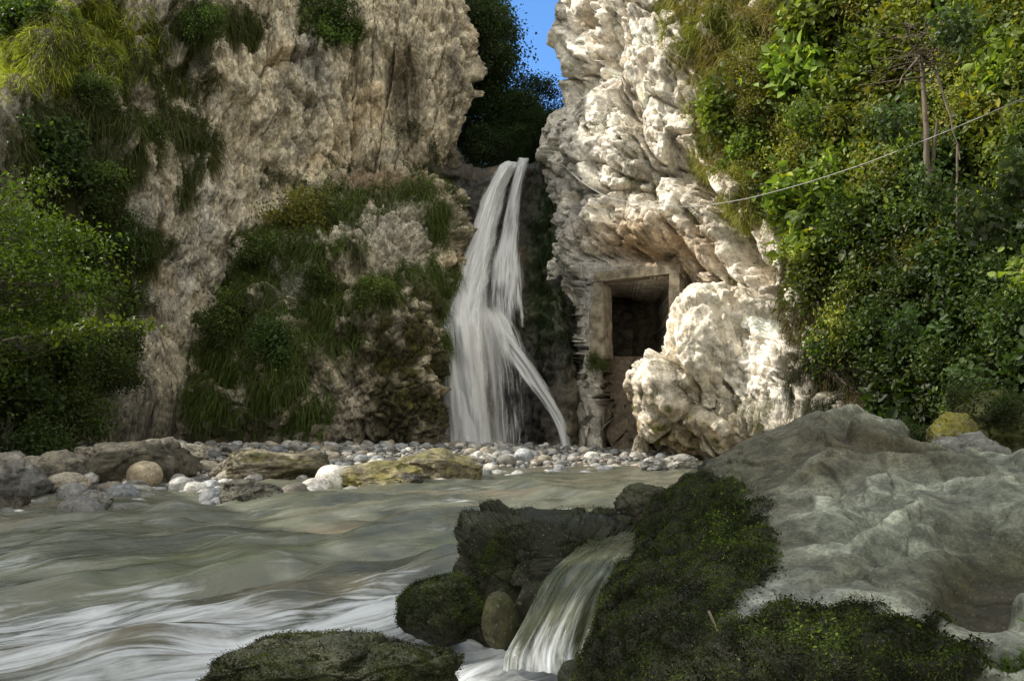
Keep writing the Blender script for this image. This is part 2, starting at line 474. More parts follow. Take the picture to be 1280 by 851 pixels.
def col_limestone(pt, f1, cid, warm=1.0):
    p = pt.g
    base = np.ones(p.shape) * A(.67, .59, .44) * warm
    n = fbm(p * A(.5, .5, .2), 4, 41)
    base = mixc(base, (.44, .415, .37), sstep(.02, .35, n) * .8)
    base = mixc(base, (.66, .52, .33), sstep(.1, .45, fbm(p * .6, 3, 44)) * .6)
    base = mixc(base, (.17, .15, .12), sstep(.25, .4, fbm(p * A(1.4, 1.4, .12), 4, 48)) * .7)
    base *= (.85 + .3 * cid)[..., None]
    base *= (1.05 - .3 * sstep(.45, .75, f1))[..., None]
    return base
cl = col_limestone(left, f1, cid)
px, py = left.pp()
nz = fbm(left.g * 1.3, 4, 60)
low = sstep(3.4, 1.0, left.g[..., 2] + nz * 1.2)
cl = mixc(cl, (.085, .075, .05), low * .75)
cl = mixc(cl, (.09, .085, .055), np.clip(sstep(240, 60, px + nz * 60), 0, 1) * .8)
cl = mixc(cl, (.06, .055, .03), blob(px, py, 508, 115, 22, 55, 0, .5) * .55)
cl = mixc(cl, (.20, .15, .09), blob(px, py, 560, 215, 90, 40, 0, .6) * .6)
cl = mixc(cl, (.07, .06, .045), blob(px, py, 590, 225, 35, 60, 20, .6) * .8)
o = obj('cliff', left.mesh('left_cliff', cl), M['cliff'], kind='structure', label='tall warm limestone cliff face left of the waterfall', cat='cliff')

# mound / buttress left of the fall
mp = [170, 230, 300, 380, 450, 510, 542, 556, 572]
mt = [480, 400, 300, 240, 217, 217, 236, 246, 250]
md = [22.4, 22.0, 21.6, 21.4, 21.3, 21.6, 22.4, 23.8, 26.4]
def mrow(fr, dd, shift=0):
    return [P(a + (b2 - a) * fr, 595 + (t - 595) * fr, d + dd * (1 if i < 7 else .5)) for i, (a, b2, t, d) in enumerate(zip(mp, [205, 250, 322, 400, 452, 508, 548, 562, 585], mt, md))]
mound = Patch([mrow(-.05, 0), mrow(.3, .1), mrow(.6, .7), mrow(.85, 1.9), mrow(1, 3.6), [a + A(0, 4.0, .1) for a in mrow(1, 3.6)]], [76, 70, 62, 50, 14], [26, 56, 66, 56, 50, 36, 26, 26])
p = mound.g
d = fbm(p * .45, 4, 71) * .9 + fbm(p * A(1.2, 1.2, .5), 4, 75) * .3
f1, f2, cid = worley(p * 2.4 + fbm(p * 1.5, 2, 30)[..., None] * .6, 14); d += facet(p * 1.6 + fbm(p * 1.5, 2, 30)[..., None] * .4, 17) * .26 + facet(p * A(4, 4, 3.2), 18) * .14 + facet(p * 8, 20) * .06 + fbm(p * 6, 3, 81) * .05
mound.push(d); mound.renorm()
px, py = mound.pp(); p = mound.g
cm = col_limestone(mound, f1, cid, .8)
n = fbm(p * 1.0, 4, 90)
cm = mixc(cm, (.075, .065, .03), sstep(.0, .3, n + .25 * sstep(300, 480, py)) * .85)
cm = mixc(cm, (.055, .05, .022), blob(px, py, 480, 480, 110, 110, 0, .6) * sstep(-.25, .15, n))
cm = mixc(cm, (.10, .095, .025), blob(px, py, 505, 450, 60, 120, 0, .6) * sstep(.0, .25, fbm(p * 2.2, 3, 94)))
cm = mixc(cm, (.06, .05, .035), sstep(1.6, .5, p[..., 2] + n * .6) * .6)
cm = mixc(cm, (.50, .46, .38), blob(px, py, 498, 290, 42, 52, 0, .5) * .9)
cm = mixc(cm, (.38, .33, .26), blob(px, py, 425, 510, 30, 42, 0, .5) * .7)
cm = mixc(cm, (.26, .18, .11), blob(px, py, 475, 228, 60, 18, 0, .6) * .8)
o = obj('cliff', mound.mesh('buttress', cm), M['cliff'], kind='structure', label='grass topped rock buttress standing left of the waterfall foot', cat='cliff')

# rock face behind the fall
fp = [500, 535, 570, 605, 640, 668, 690, 712, 740, 790]
frow = [(600, 24.9), (520, 25.2), (440, 25.5), (395, 25.7), (345, 26.5), (290, 26.9), (240, 27.3)]
rows = [[P(a, b, d + (.5 if a < 550 else 0) - (.7 if 670 < a < 715 else 0) - (.15 if (600 < a < 700 and b > 390) else 0)) for a in fp] for b, d in frow]
top = [190, 190, 205, 212, 208, 205, 178, 165, 150, 140]
rows.append([P(a, t, 27.8) for a, t in zip(fp, top)])
rows.append([P(a, t, 27.8) + A(0, 6, .5 if 590 < a < 680 else 1.5) for a, t in zip(fp, top)])
face = Patch(rows, [50, 50, 32, 34, 36, 34, 24, 8], [18, 26, 30, 34, 30, 26, 24, 26, 20])
p = face.g
d = fbm(p * A(.6, .6, .35), 4, 101) * .55 + fbm(p * A(1.5, 1.5, .7), 4, 105) * .2
f1, f2, cid = worley(p * A(2.2, 2.2, 3.4), 107); d += (.45 - f1) * .2 + fbm(p * 5, 3, 108) * .06
# horizontal ledges
d += np.sin(p[..., 2] * 7 + fbm(p * .8, 3, 110) * 6) * .05
px, py = face.pp(); d *= 1 - .7 * sstep(222, 206, py) * ((px > 590) & (px < 680))
face.push(d); face.renorm()
px, py = face.pp(); p = face.g
cf = np.ones(p.shape) * A(.05, .042, .032)
n = fbm(p * 1.2, 4, 115)
cf = mixc(cf, (.16, .115, .07), sstep(.05, .4, n) * .8)
cf = mixc(cf, (.03, .05, .012), blob(px, py, 688, 300, 26, 140, 4, .5) * sstep(-.3, .2, n + .1))
cf = mixc(cf, (.13, .11, .07), blob(px, py, 735, 520, 40, 70, 0, .6) * .9)
cf = mixc(cf, (.022, .019, .016), blob(px, py, 655, 480, 45, 75, 0, .5) * .8)
cf = mixc(cf, (.02, .02, .016), blob(px, py, 575, 260, 30, 90, 12, .6) * .7)
o = obj('cliff', face.mesh('fall_face', cf), M['wet'], kind='structure', label='dark wet rock face behind the falling water', cat='cliff')

# right cliff
RC = [(6.5, 46, 1, 0, .5, 16), (4.2, 37, 1, 0, .12, 20), (2.4, 30.5, 1, .1, .03, 22), (1.45, 26.6, .8, .4, .0, 18), (2.4, 23.9, .6, .8, .02, 16.5),
      (3.3, 22.5, .6, .8, .05, 15.5), (4.4, 20.8, .75, .65, .12, 15), (5.3, 19, .8, .6, .2, 14.5), (6.0, 17.3, .85, .5, .28, 14), (6.9, 14.8, .95, .3, .34, 13),
      (7.3, 12, 1, .1, .36, 12), (7.7, 7, 1, 0, .4, 11), (8.5, 0, 1, 0, .5, 14), (10, -8, 1, 0, .5, 14)]
right = Patch(wall_ctrl(RC, [-.05, .1, .2, .31, .43, .56, .7, .85, 1.0]), [6, 50, 56, 60, 60, 50, 40, 20, 8, 4], [6, 10, 26, 50, 66, 76, 76, 62, 56, 46, 24, 10, 6])
px0, py0 = right.pp()
# spur edge at the gorge mouth: the upper face steps back from the lower spur
p = right.g
d = fbm(p * .4, 4, 201) * .9
q = np.stack([p[..., 0] * .75 + p[..., 2] * .62 - p[..., 1] * .2, p[..., 1] * .8, p[..., 2] * .55 - p[..., 0] * .75], -1)
d += fbm(q * A(.9, .6, .35), 4, 205, ridged=True) * .20
f1, f2, cid = worley(q * A(1.9, 1.5, 1.1) + fbm(p * 1.3, 2, 33)[..., None] * .25, 207); wq = q + np.stack([fbm(p * 1.6, 2, 241), fbm(p * 1.6, 2, 242), fbm(p * 1.6, 2, 243)], -1) * .10
d += facet(wq * A(.8, .75, .4), 207, .8, .5, .06) * .42 + facet(wq * A(2.3, 2.0, .9), 209, .8, .6, .07) * .12 + facet(wq * A(6, 5.5, 3), 210) * .035
ca, cb_, _ = worley(wq * A(.55, .55, .2) + fbm(p * .8, 2, 251)[..., None] * .3, 252); d -= sstep(.10, .0, cb_ - ca) * .45
d -= sstep(.86, .97, fbm(q * A(1.1, 1, .25), 3, 254, ridged=True)) * .35
pit = fbm(q * A(2.4, 2, 1.3), 3, 215); d -= sstep(.2, .32, pit) * .34 + sstep(.24, .32, fbm(q * A(5, 4.5, 2), 3, 216)) * .14
d += fbm(p * 5, 3, 211) * .06
f3, _, _ = worley(q * A(4.2, 4.2, 2.4) + fbm(p * 3, 2, 39)[..., None] * .6, 219); d += fbm(q * A(4.2, 4.2, 2.2), 3, 233, ridged=True) * .05
quiet = sstep(980, 1150, px0) * .6
d *= 1 - quiet
# diagonal gully right of the tunnel
for (a, b, rx, ry, rot, am) in [(905, 262, 10, 60, -38, .9), (950, 340, 10, 60, -38, .8), (985, 395, 10, 45, -30, .6)]:
    d -= blob(px0, py0, a, b, rx, ry, rot, .7) * am
right.g[..., 0] += .55 * sstep(10.5, 11.1, right.g[..., 2]) * (1 - .75 * sstep(11, 14.5, right.g[..., 2])) * sstep(800, 735, px0)
# alcove that holds the tunnel portal
d -= blob(px0, py0, 806, 385, 62, 62, 0, .5) * .9
d += blob(px0, py0, 815, 285, 70, 38, -12, .7) * .7
d -= blob(px0, py0, 775, 500, 32, 90, -8, .7) * 1.0
d += blob(px0, py0, 965, 470, 55, 110, 0, .7) * .8
d += blob(px0, py0, 727, 250, 40, 110, 0, .8) * .3
right.push(d)
pn = A(.485, .874, 0)
def pd(px_): return 23.0 - (px_ - 745) / 103 * 1.0
pxa, pya = right.pp()
flat = sstep(16, 2, np.maximum(np.maximum(736 - pxa, pxa - 850), np.maximum(334 - pya, pya - 575))) * (right.g[..., 1] < 27)
ray = right.g - A(0, 0, CAMZ)
tgt = A(0, 0, CAMZ) + ray * ((pd(pxa) + .22) / np.maximum(ray[..., 1], 1))[..., None]
right.g = right.g * (1 - flat[..., None]) + tgt * flat[..., None]
hole = ((pxa > 753) & (pxa < 838) & (pya > 347) & (pya < 575) & (right.g[..., 1] < 27)).astype(float) * np.where(pya < 441, 1.0, .10 + .16 * sstep(560, 445, pya))
pn = A(.09, .996, 0)
right.push(hole * 4.0, along=np.broadcast_to(pn, right.g.shape))
right.renorm()
px, py = px0, py0; p = right.g
cr = np.ones(p.shape) * A(.93, .87, .76)
n = fbm(p * .8, 4, 221)
cr = mixc(cr, (.60, .54, .45), sstep(.05, .4, n) * .6)
cr = mixc(cr, (.30, .20, .10), sstep(.2, .5, fbm(p * 1.1, 4, 225)) * .45)
cr = mixc(cr, (.17, .14, .10), sstep(.2, .5, fbm(q * A(1.3, 1.1, .4), 4, 228)) * .7)
cr = mixc(cr, (.30, .24, .16), sstep(.12, .0, cb_ - ca) * .5)
cr = mixc(cr, (.40, .37, .33), sstep(.25, .5, fbm(wq * A(.8, .8, .2), 4, 256)) * .4)
cr *= (.9 + .25 * cid)[..., None]
cr *= (1.05 - .2 * sstep(.35, .8, f1))[..., None]
cr = mixc(cr, (.24, .235, .235), blob(px, py, 715, 330, 55, 180, 0, .6) * sstep(-.35, .1, n) * .7)
cr = mixc(cr, (.34, .22, .10), blob(px, py, 830, 310, 70, 34, 10, .6) * .7)
cr = mixc(cr, (.13, .10, .035), blob(px, py, 870, 540, 120, 40, 0, .6) * .75)
cr = mixc(cr, (.07, .058, .038), blob(px, py, 780, 520, 45, 75, 0, .6) * .85)  # shade of the gully below the portal, painted in as dark colour
soil = np.clip(sstep(930, 1060, px + n * 90 - np.clip(py - 250, 0, 200) * .25) + .0, 0, 1)
cr = mixc(cr, (.075, .06, .03), soil * .93)
cr = mixc(cr, (.26, .19, .09), blob(px, py, 930, 120, 70, 150, -12, .6) * .75 * sstep(-.3, .1, n))
cr = mixc(cr, (.17, .135, .095), sstep(0, .1, hole))  # recess colour darkened so the tunnel and gully read as shaded
o = obj('cliff', right.mesh('right_cliff', cr), M['cliff_lit'], kind='structure', label='sunlit white limestone cliff right of the waterfall with a tunnel mouth', cat='cliff')

def ico(sub):
    import bmesh
    bm = bmesh.new(); bmesh.ops.create_icosphere(bm, subdivisions=sub, radius=1)
    v = np.array([x.co[:] for x in bm.verts]); f = np.array([[y.index for y in x.verts] for x in bm.faces]); bm.free()
    return v, f
ICO = {k: ico(k) for k in (4, 5, 6, 7)}

# sunlit outcrop in front of the tunnel foot
v, f = ICO[7]
c = P(893, 478, 20.4); rx = A(1.85, 1.7, 2.05)
e = v.copy(); e = np.sign(e) * np.abs(e) ** .85
p = c + e * rx
p[:, 0] += sstep(0, 1, v[:, 0]) * .9; p[:, 2] -= sstep(.1, 1, -v[:, 0]) * sstep(0, 1, v[:, 2]) * 1.35
p[:, 0] += np.clip(c[2] - p[:, 2], -2, 3) * -.12
q = np.stack([p[:, 0] * .75 + p[:, 2] * .62 - p[:, 1] * .2, p[:, 1] * .8, p[:, 2] * .55 - p[:, 0] * .75], -1)
f1, f2, cid = worley(q * A(2.0, 1.7, 1.4) + fbm(p * 1.3, 2, 33)[:, None] * .7, 307)
fb, _, _ = worley(p * 4.5 + fbm(p * 2, 2, 37)[:, None] * .5, 309)
d = fbm(p * .5, 3, 301) * .9 + facet(q * A(.8, .8, .45) + fbm(p * 1.2, 2, 36)[:, None] * .12, 307, .9, .5, .06) * .6 + facet(q * A(2.2, 2, 1) + fbm(p * 1.8, 2, 37)[:, None] * .12, 308, .8, .6, .07) * .09 + facet(q * A(5.5, 5.5, 3), 309) * .04 - sstep(.2, .32, fbm(q * A(2.4, 2, 1.1), 3, 315)) * .3 - sstep(.24, .32, fbm(q * A(5, 4.5, 2.2), 3, 316)) * .13 + fbm(p * 5, 3, 311) * .05 + fbm(q * A(3.2, 3.2, 1.6), 3, 333, ridged=True) * .05
f3, _, _ = worley(q * A(4.2, 4.2, 2.4), 319); 
p = p + v * d[:, None]
co = np.ones(p.shape) * A(.80, .73, .61)
n = fbm(p * 1.1, 4, 320)
co = mixc(co, (.34, .24, .12), sstep(.1, .4, n) * .6)
co *= (.8 + .4 * cid)[:, None]
px, py = proj(p)
mo = sstep(455, 525, py + n * 80 + (830 - px) * .25)
co = mixc(co, (.22, .15, .055), mo * .8 * sstep(-.35, .15, fbm(p * 2.2, 3, 325)))
co = mixc(co, (.10, .11, .025), mo * sstep(.05, .25, fbm(p * 2.6, 3, 328)))
obj('rock_outcrop', new_mesh('rock_outcrop', p, f, co), M['cliff_lit'], kind='structure', label='sunlit pitted rock outcrop bulging below the tunnel mouth', cat='cliff')

# gorge behind the fall
gp = []
for (dd, zl) in ((34, 9.0), (44, 10), (60, 14), (90, 26)):
    gp.append([A(-14, dd, zl + 15), A(-5, dd, zl + 5), A(-1, dd, zl + .6), A(1.6, dd, zl), A(4, dd, zl + 1), A(7, dd, zl + 4), A(16, dd, zl + 16)])
gorge = Patch(gp, [14, 14, 10], [12, 12, 10, 10, 12, 12])
gorge.push(fbm(gorge.g * .4, 4, 400) * .8)
cg = np.ones(gorge.g.shape) * A(.04, .05, .02)
obj('hillside', gorge.mesh('hillside', cg), M['soil'], kind='structure', label='shaded wooded hillside in the gorge behind the waterfall lip', cat='hillside')

# ------------------------------------------------------------------ ground and stream
WLX = [-30, -14, -7, -4.8, -2.6, -.9, .8, 2.2, 4, 8, 30]
WLY = [2, 5, 7.2, 8.2, 10, 11.7, 13.6, 15.4, 18, 21, 30]
def ground_z(x, y):
    s = y - np.interp(x, WLX, WLY)
    n = perlin(np.stack([x * .5, y * .5, x * 0], -1), 500)
    z = .17 + .10 * sstep(0, 3, s) + .30 * sstep(1, 12, s) + n * .05 * sstep(0, 3, s)
    bed = -.55
    z = np.where(s < 0, .17 + (bed - .17) * sstep(0, 1.6, -s), z)
    rb = sstep(2.3, 4.6, x) * sstep(17, 12, y) * sstep(-.5, 4, y)
    z = np.maximum(z, bed + rb * 1.5)
    return z
core_x = np.linspace(-13, 10, 260); core_y = np.linspace(-3, 30, 330)
ox = np.array([1, 3, 7, 15, 40, 120, 400, 1200.])
gx = np.concatenate([core_x[0] - ox[::-1], core_x, core_x[-1] + ox]); gy = np.concatenate([core_y[0] - ox[::-1], core_y, core_y[-1] + ox])
X, Y = np.meshgrid(gx, gy)
Z = ground_z(X, Y)
far = np.maximum(np.abs(X + 1) - 12, np.abs(Y - 13) - 17)
Z = np.where(far > 1.5, -1.0, Z)
g3 = np.stack([X, Y, Z], -1)
f1, f2, cid = worley(g3 * 5.5, 510); Z2 = Z + (.4 - f1) * .09
f1b, _, cidb = worley(g3 * 11, 511); Z2 = Z2 + (.4 - f1b) * .04
g3 = np.stack([X, Y, Z2], -1)
cgd = np.ones(g3.shape) * A(.20, .195, .18) * (.5 + .8 * cid)[..., None]
cgd *= (1.1 - .8 * sstep(.3, .7, f1))[..., None]
s = Y - np.interp(X, WLX, WLY)
cgd = mixc(cgd, (.05, .045, .03), sstep(.5, -.3, s))
cgd = mixc(cgd, (.05, .045, .03), sstep(2.5, 3.5, X) * sstep(14, 11, Y))
obj('ground', new_mesh('ground', g3.reshape(-1, 3), grid_faces(len(gy), len(gx)), cgd.reshape(-1, 3)), M['soil'], kind='structure', label='gravel river bed and bar between the cliffs', cat='ground')

# water surface
FL = A(-.80, -.60); FN = A(.60, -.80)      # flow direction and across
wx = np.linspace(-11, 4.2, 300); wy = 1.0 + (np.linspace(0, 1, 380) ** 1.7) * 19
X, Y = np.meshgrid(wx, wy)
def water_z(X, Y):
    lo = 4.0 + .1 * sstep(-.3, .3, X); hi = 7.8 - 3.0 * sstep(-.2, .4, X)
    z = -.03 + .27 * sstep(lo, hi, Y + X * .12)
    z = z + .06 * sstep(8, 14, Y)
    u = X * FL[0] + Y * FL[1]; v = X * FN[0] + Y * FN[1]
    near = sstep(19, 9, Y)
    k1 = fbm(np.stack([u * .55, v * 1.3, X * 0], -1), 3, 600)
    k2 = fbm(np.stack([u * 1.1, v * 3.6, X * 0 + 3], -1), 3, 610)
    k3 = fbm(np.stack([u * 2.2, v * 8, X * 0 + 3], -1), 2, 615)
    calm = 1 - .75 * sstep(-.1, .4, X) * sstep(7, 5.5, Y)
    z = z + (k1 * .22 + k2 * .085 + k3 * .018 - np.abs(fbm(np.stack([u * .8, v * 2.2, X * 0 + 7], -1), 2, 618)) * .10) * near * calm
    # standing bulges over hidden rocks
    for (a, b, rr, am) in [(-2.2, 6.4, .7, .09), (-3.3, 5.6, .5, .06), (-.55, 4.75, .35, .09), (-1.3, 5.0, .3, .05), (-1.6, 3.9, .5, .06)]:
        uu = (X - a) * FL[0] + (Y - b) * FL[1]; vv = (X - a) * FN[0] + (Y - b) * FN[1]
        z = z + am * np.exp(-((uu / (rr * 1.6)) ** 2 + (vv / rr) ** 2))
    return z, u, v
Z, u, v = water_z(X, Y)
g3 = np.stack([X, Y, Z], -1)
px, py = proj(g3)
wob = fbm(np.stack([u * .6, v * 2.4, X * 0], -1), 3, 630)
foam = blob(px, py, 280, 812, 430, 62, 3, .6) * .95 + blob(px, py, 620, 815, 160, 45, 0, .6) * .55 + blob(px, py, 470, 745, 60, 30, -25, .7) * .42
foam += blob(px, py, 10, 702, 30, 12, 0, .8) * .3 + blob(px, py, 330, 790, 90, 22, 0, .7) * .3 + blob(px, py, 250, 655, 250, 40, 0, .8) * .05
foam += blob(px, py, 560, 665, 120, 70, -30, .8) * .12 + blob(px, py, 150, 830, 260, 46, 0, .8) * .35
crest = sstep(.0, .45, fbm(np.stack([u * 1.1, v * 3.6, X * 0 + 3], -1), 3, 610) + wob * .4)
foam = np.clip(foam * (.70 + .78 * crest + wob * .8) + .22 * crest * sstep(11, 6, Y), 0, .82)
bed = fbm(np.stack([u * .35, v * 1.1, X * 0 + 9], -1), 3, 640)
cw = np.ones(g3.shape) * A(.148, .156, .118)
cw = mixc(cw, (.16, .135, .09), sstep(.05, .4, bed))
cw = mixc(cw, (.13, .15, .08), sstep(.05, .4, -bed))
cw = mixc(cw, (.16, .14, .10), sstep(9, 14, Y) * .6)
obj('water', new_mesh('water', g3.reshape(-1, 3), grid_faces(len(wy), len(wx)), cw.reshape(-1, 3), uv=np.stack([u, v], -1).reshape(-1, 2), extra={'foam': foam.ravel()}), M['water'], kind='structure', label='fast silky mountain stream with white riffles in front', cat='stream')

# ------------------------------------------------------------------ falling water
def strand(name, rows, mat, parent, nseg=26, ncol=40, bulge=.25, dens_edge=.35, dens=1.0, label=None, doff=-.25, rough=.16, seed=0):
    ctrl = []
    for (py_, a, b, d, den) in rows:
        r_ = []
        for k in range(5):
            t_ = k / 4
            pnt = P(a + (b - a) * t_, py_, d + doff - bulge * math.sin(math.pi * t_))
            r_.append(np.append(pnt, den))
        ctrl.append(r_)
    g = catmull(np.array(ctrl), [nseg] * (len(rows) - 1))
    g = catmull(g.transpose(1, 0, 2), [ncol // 4] * 4).transpose(1, 0, 2)
    den = g[..., 3]; g = g[..., :3]
    nr, nc = g.shape[:2]
    t_ = np.linspace(0, 1, nc)
    wid = np.linalg.norm(g[:, -1] - g[:, 0], axis=1)
    L_ = np.concatenate([[0], np.cumsum(np.linalg.norm(np.diff(g[:, nc // 2], axis=0), axis=1))])
    U = (t_[None, :] - .5) * (wid[:, None] * .5 + wid.mean() * .5); V = np.broadcast_to(L_[:, None], U.shape)
    edge = sstep(0, dens_edge, np.minimum(t_, 1 - t_))[None, :]
    fm = np.clip(den, 0, 1.2) * dens * edge
    g = g + A(0, -1, 0) * (fbm(np.stack([U * 2.5, V * .35, U * 0 + seed], -1), 3, 700 + seed) * rough * 2)[..., None]
    me = new_mesh(name, g.reshape(-1, 3), grid_faces(nr, nc), uv=np.stack([U, V], -1).reshape(-1, 2), extra={'foam': fm.ravel()})
    return obj(name, me, mat, parent, label=label)
FM = [fall_mat('fall_water', .97, 3, .8, (.95, .955, .97), contrast=1.7), fall_mat('fall_water_thin', .85, 7, .6, (.92, .93, .95), seed=4.7), fall_mat('fall_mist', .55, 2.5, .18, (.95, .95, .96), seed=9.1, soft=.6)]
wf = empty('waterfall', P(600, 575, 24.5), label='white waterfall dropping in two strands from the gorge onto the gravel', cat='waterfall')
def wparent(o):
    o.matrix_parent_inverse = wf.matrix_world.inverted(); return o
bpy.context.view_layer.update()
main_rows = [(202, 628, 652, 28.2, 1.1), (209, 619, 648, 27.2, 1.1), (240, 600, 638, 26.75, 1.1), (290, 584, 626, 26.3, 1.05), (340, 561, 620, 25.8, 1.05), (380, 543, 614, 25.1, 1.1), (405, 537, 616, 24.6, 1.15), (440, 537, 620, 24.4, 1.1), (500, 541, 625, 24.3, 1.05), (545, 546, 628, 24.3, 1.05), (585, 548, 632, 24.2, 1.2)]
wparent(strand('main_fall', main_rows, FM[0], wf, bulge=.35))
wparent(strand('main_fall', [(a, b + 4, c - 6, d - .25, e * .75) for a, b, c, d, e in main_rows], FM[1], wf, bulge=.35, seed=3))
wparent(strand('side_fall', [(197, 646, 664, 28.0, .9), (206, 643, 662, 27.2, .8), (240, 633, 656, 26.8, .75), (290, 621, 653, 26.4, .7), (335, 608, 657, 25.9, .8), (370, 600, 664, 25.6, .6), (410, 596, 672, 25.2, .2)], FM[1], wf, bulge=.2, dens_edge=.3))
wparent(strand('mist', [(330, 560, 625, 25.6, .2), (420, 530, 650, 24.4, .6), (520, 535, 650, 24.1, .7), (590, 520, 670, 24.0, 1.1)], FM[2], wf, bulge=.3, dens_edge=.45, seed=11))
wparent(strand('lower_fall', [(384, 596, 622, 25.0, .0), (400, 600, 632, 24.9, .25), (418, 610, 646, 24.75, .6), (440, 626, 662, 24.65, .8), (470, 646, 682, 24.5, .78), (500, 672, 697, 24.4, .85), (530, 692, 710, 24.3, .9), (560, 700, 717, 24.2, .95), (582, 702, 722, 24.1, .95)], FM[1], wf, bulge=.12, dens_edge=.3, seed=5))
wparent(strand('veil', [(375, 575, 630, 25, .0), (395, 585, 645, 24.9, .8), (422, 590, 660, 24.7, .72), (470, 596, 672, 24.5, .34), (530, 606, 672, 24.35, .30), (585, 612, 670, 24.3, .34)], FM[1], wf, bulge=.1, seed=8))

# ------------------------------------------------------------------ plant builders
def unit(v): return v / np.maximum(np.linalg.norm(v, axis=-1, keepdims=True), 1e-9)

def grass_mesh(name, p, n, L, colr, K=14, width=.012, droop=.9, up=.35, spread=.7, r=rng):
    N = len(p)
    b = np.repeat(p, K, 0) + r.normal(size=(N * K, 3)) * np.repeat(L, K)[:, None] * .16
    nn = np.repeat(n, K, 0); LL = np.repeat(L, K) * (.45 + .8 * r.random(N * K))
    d = unit(nn * .8 + A(0, 0, up) + r.normal(size=(N * K, 3)) * spread * .8)
    side = unit(np.cross(d, r.normal(size=(N * K, 3))))
    cc = np.repeat(colr, K, 0) * (.6 + .8 * r.random((N * K, 1)))
    vs, cs = [], []
    dr = droop * (.5 + r.random(N * K)); width = width * .55; LL = LL * .62
    for t, wd in ((0, 1), (.35, .95), (.7, .7), (1, .12)):
        c = b + d * (LL * t)[:, None] + A(0, 0, -1) * (LL * dr * t * t)[:, None]
        ww = side * (width * wd * (.6 + .8 * LL / L.mean()))[:, None]
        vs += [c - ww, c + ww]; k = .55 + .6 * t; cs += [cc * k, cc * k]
    V = np.stack(vs, 1).reshape(-1, 3); Cc = np.stack(cs, 1).reshape(-1, 3)
    i = np.arange(N * K)[:, None] * 8
    F = np.concatenate([i + A(0, 1, 3, 2).astype(int), i + A(2, 3, 5, 4).astype(int), i + A(4, 5, 7, 6).astype(int)])
    return new_mesh(name, V, F, Cc, smooth=True)

def leaf_geo(c, size, colr, up=.5, r=rng, asp=.55, nrm=None):
    N = len(c)
    n = unit(r.normal(size=(N, 3)) + A(0, 0, up) + (0 if nrm is None else nrm))
    a = unit(np.cross(n, r.normal(size=(N, 3)))); b = np.cross(n, a)
    sz = size * (.55 + .9 * r.random(N)); s1 = sz[:, None]
    v = [c, c + a * s1 * .42 + b * s1 * asp * .5 + n * s1 * .1, c + a * s1 * .72 + b * s1 * asp * .38 + n * s1 * .04, c + a * s1 - n * s1 * .12, c + a * s1 * .72 - b * s1 * asp * .38 + n * s1 * .04, c + a * s1 * .42 - b * s1 * asp * .5 + n * s1 * .1]
    V = np.stack(v, 1).reshape(-1, 3); i = np.arange(N)[:, None] * 6
    F = np.concatenate([i + np.array([[0, 1, 2, 3]]), i + np.array([[0, 3, 4, 5]])])
    Cc = np.repeat(colr * (.65 + .7 * r.random((N, 1))), 6, 0)
    return V, F, Cc

def join(parts):
    V, F, C_, o = [], [], [], 0
    for v, f, c in parts:
        V.append(v); F.append(f + o); C_.append(c); o += len(v)
    return np.concatenate(V), np.concatenate(F), np.concatenate(C_)

def tube(pts, r0, r1, colr=(.1, .1, .1), ns=7, taper=1.0):
    pts = np.asarray(pts, float); n = len(pts)
    t = unit(np.gradient(pts, axis=0))
    ref = A(.31, .2, .93) if abs(t[0, 2]) < .9 else A(1, 0, 0)
    u = unit(np.cross(t, ref)); v = np.cross(t, u)
    rr = r0 + (r1 - r0) * np.linspace(0, 1, n) ** taper
    an = np.linspace(0, 2 * np.pi, ns, endpoint=False)
    ring = pts[:, None] + (u[:, None] * np.cos(an)[None, :, None] + v[:, None] * np.sin(an)[None, :, None]) * rr[:, None, None]
    V = ring.reshape(-1, 3); i = np.arange(n * ns).reshape(n, ns); j = np.roll(i, -1, 1)
    F = np.stack([i[:-1], j[:-1], j[1:], i[1:]], -1).reshape(-1, 4)
    return V, F, np.broadcast_to(np.asarray(colr, float), V.shape)

def wander(a, b, n=8, amp=.1, r=rng):
    t = np.linspace(0, 1, n)[:, None]; a, b = np.asarray(a, float), np.asarray(b, float)
    w_ = np.cumsum(r.normal(size=(n, 3)), 0) * amp * np.linalg.norm(b - a) / n
    w_ = w_ - t * w_[-1]
    return a + (b - a) * t + w_

def shrub_proto(seed, nl=3600, nc=26, leaf=.075, colr=(.06, .10, .025), flat=.85, droop=.25, gauss=.17, up=.6, asp=.6):
    """unit-radius shrub, base at the origin"""
    r = np.random.default_rng(seed)
    cc = unit(r.normal(size=(nc, 3))) * (r.random((nc, 1)) ** .45)
    cc[:, 2] = np.abs(cc[:, 2]) * flat * 1.5 - .15
    cc *= A(1, 1, 1) * (.75 + .4 * r.random((nc, 1)))
    k = r.integers(nc, size=nl)
    off = r.normal(size=(nl, 3)) * gauss * (.6 + .8 * r.random(nc))[k][:, None]
    c = cc[k] + off; c[:, 2] -= droop * (c[:, 0] ** 2 + c[:, 1] ** 2) * .5
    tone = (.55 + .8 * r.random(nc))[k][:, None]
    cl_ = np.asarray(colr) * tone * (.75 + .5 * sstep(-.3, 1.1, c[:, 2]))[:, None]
    yl = r.random(nl) < .06
    cl_ = np.where(yl[:, None], cl_ * A(1.9, 1.45, .8), cl_)
    V, F, C1 = leaf_geo(c, leaf, cl_, up, r, asp)
    fo = new_mesh('foliage', V, F, C1, smooth=False)
    st = [tube(wander((0, 0, -.3), cc[i] * .95, 6, .25, r), .022, .006) for i in range(0, nc, 2)]
    sm = new_mesh('stems', *join(st))
    return fo, sm

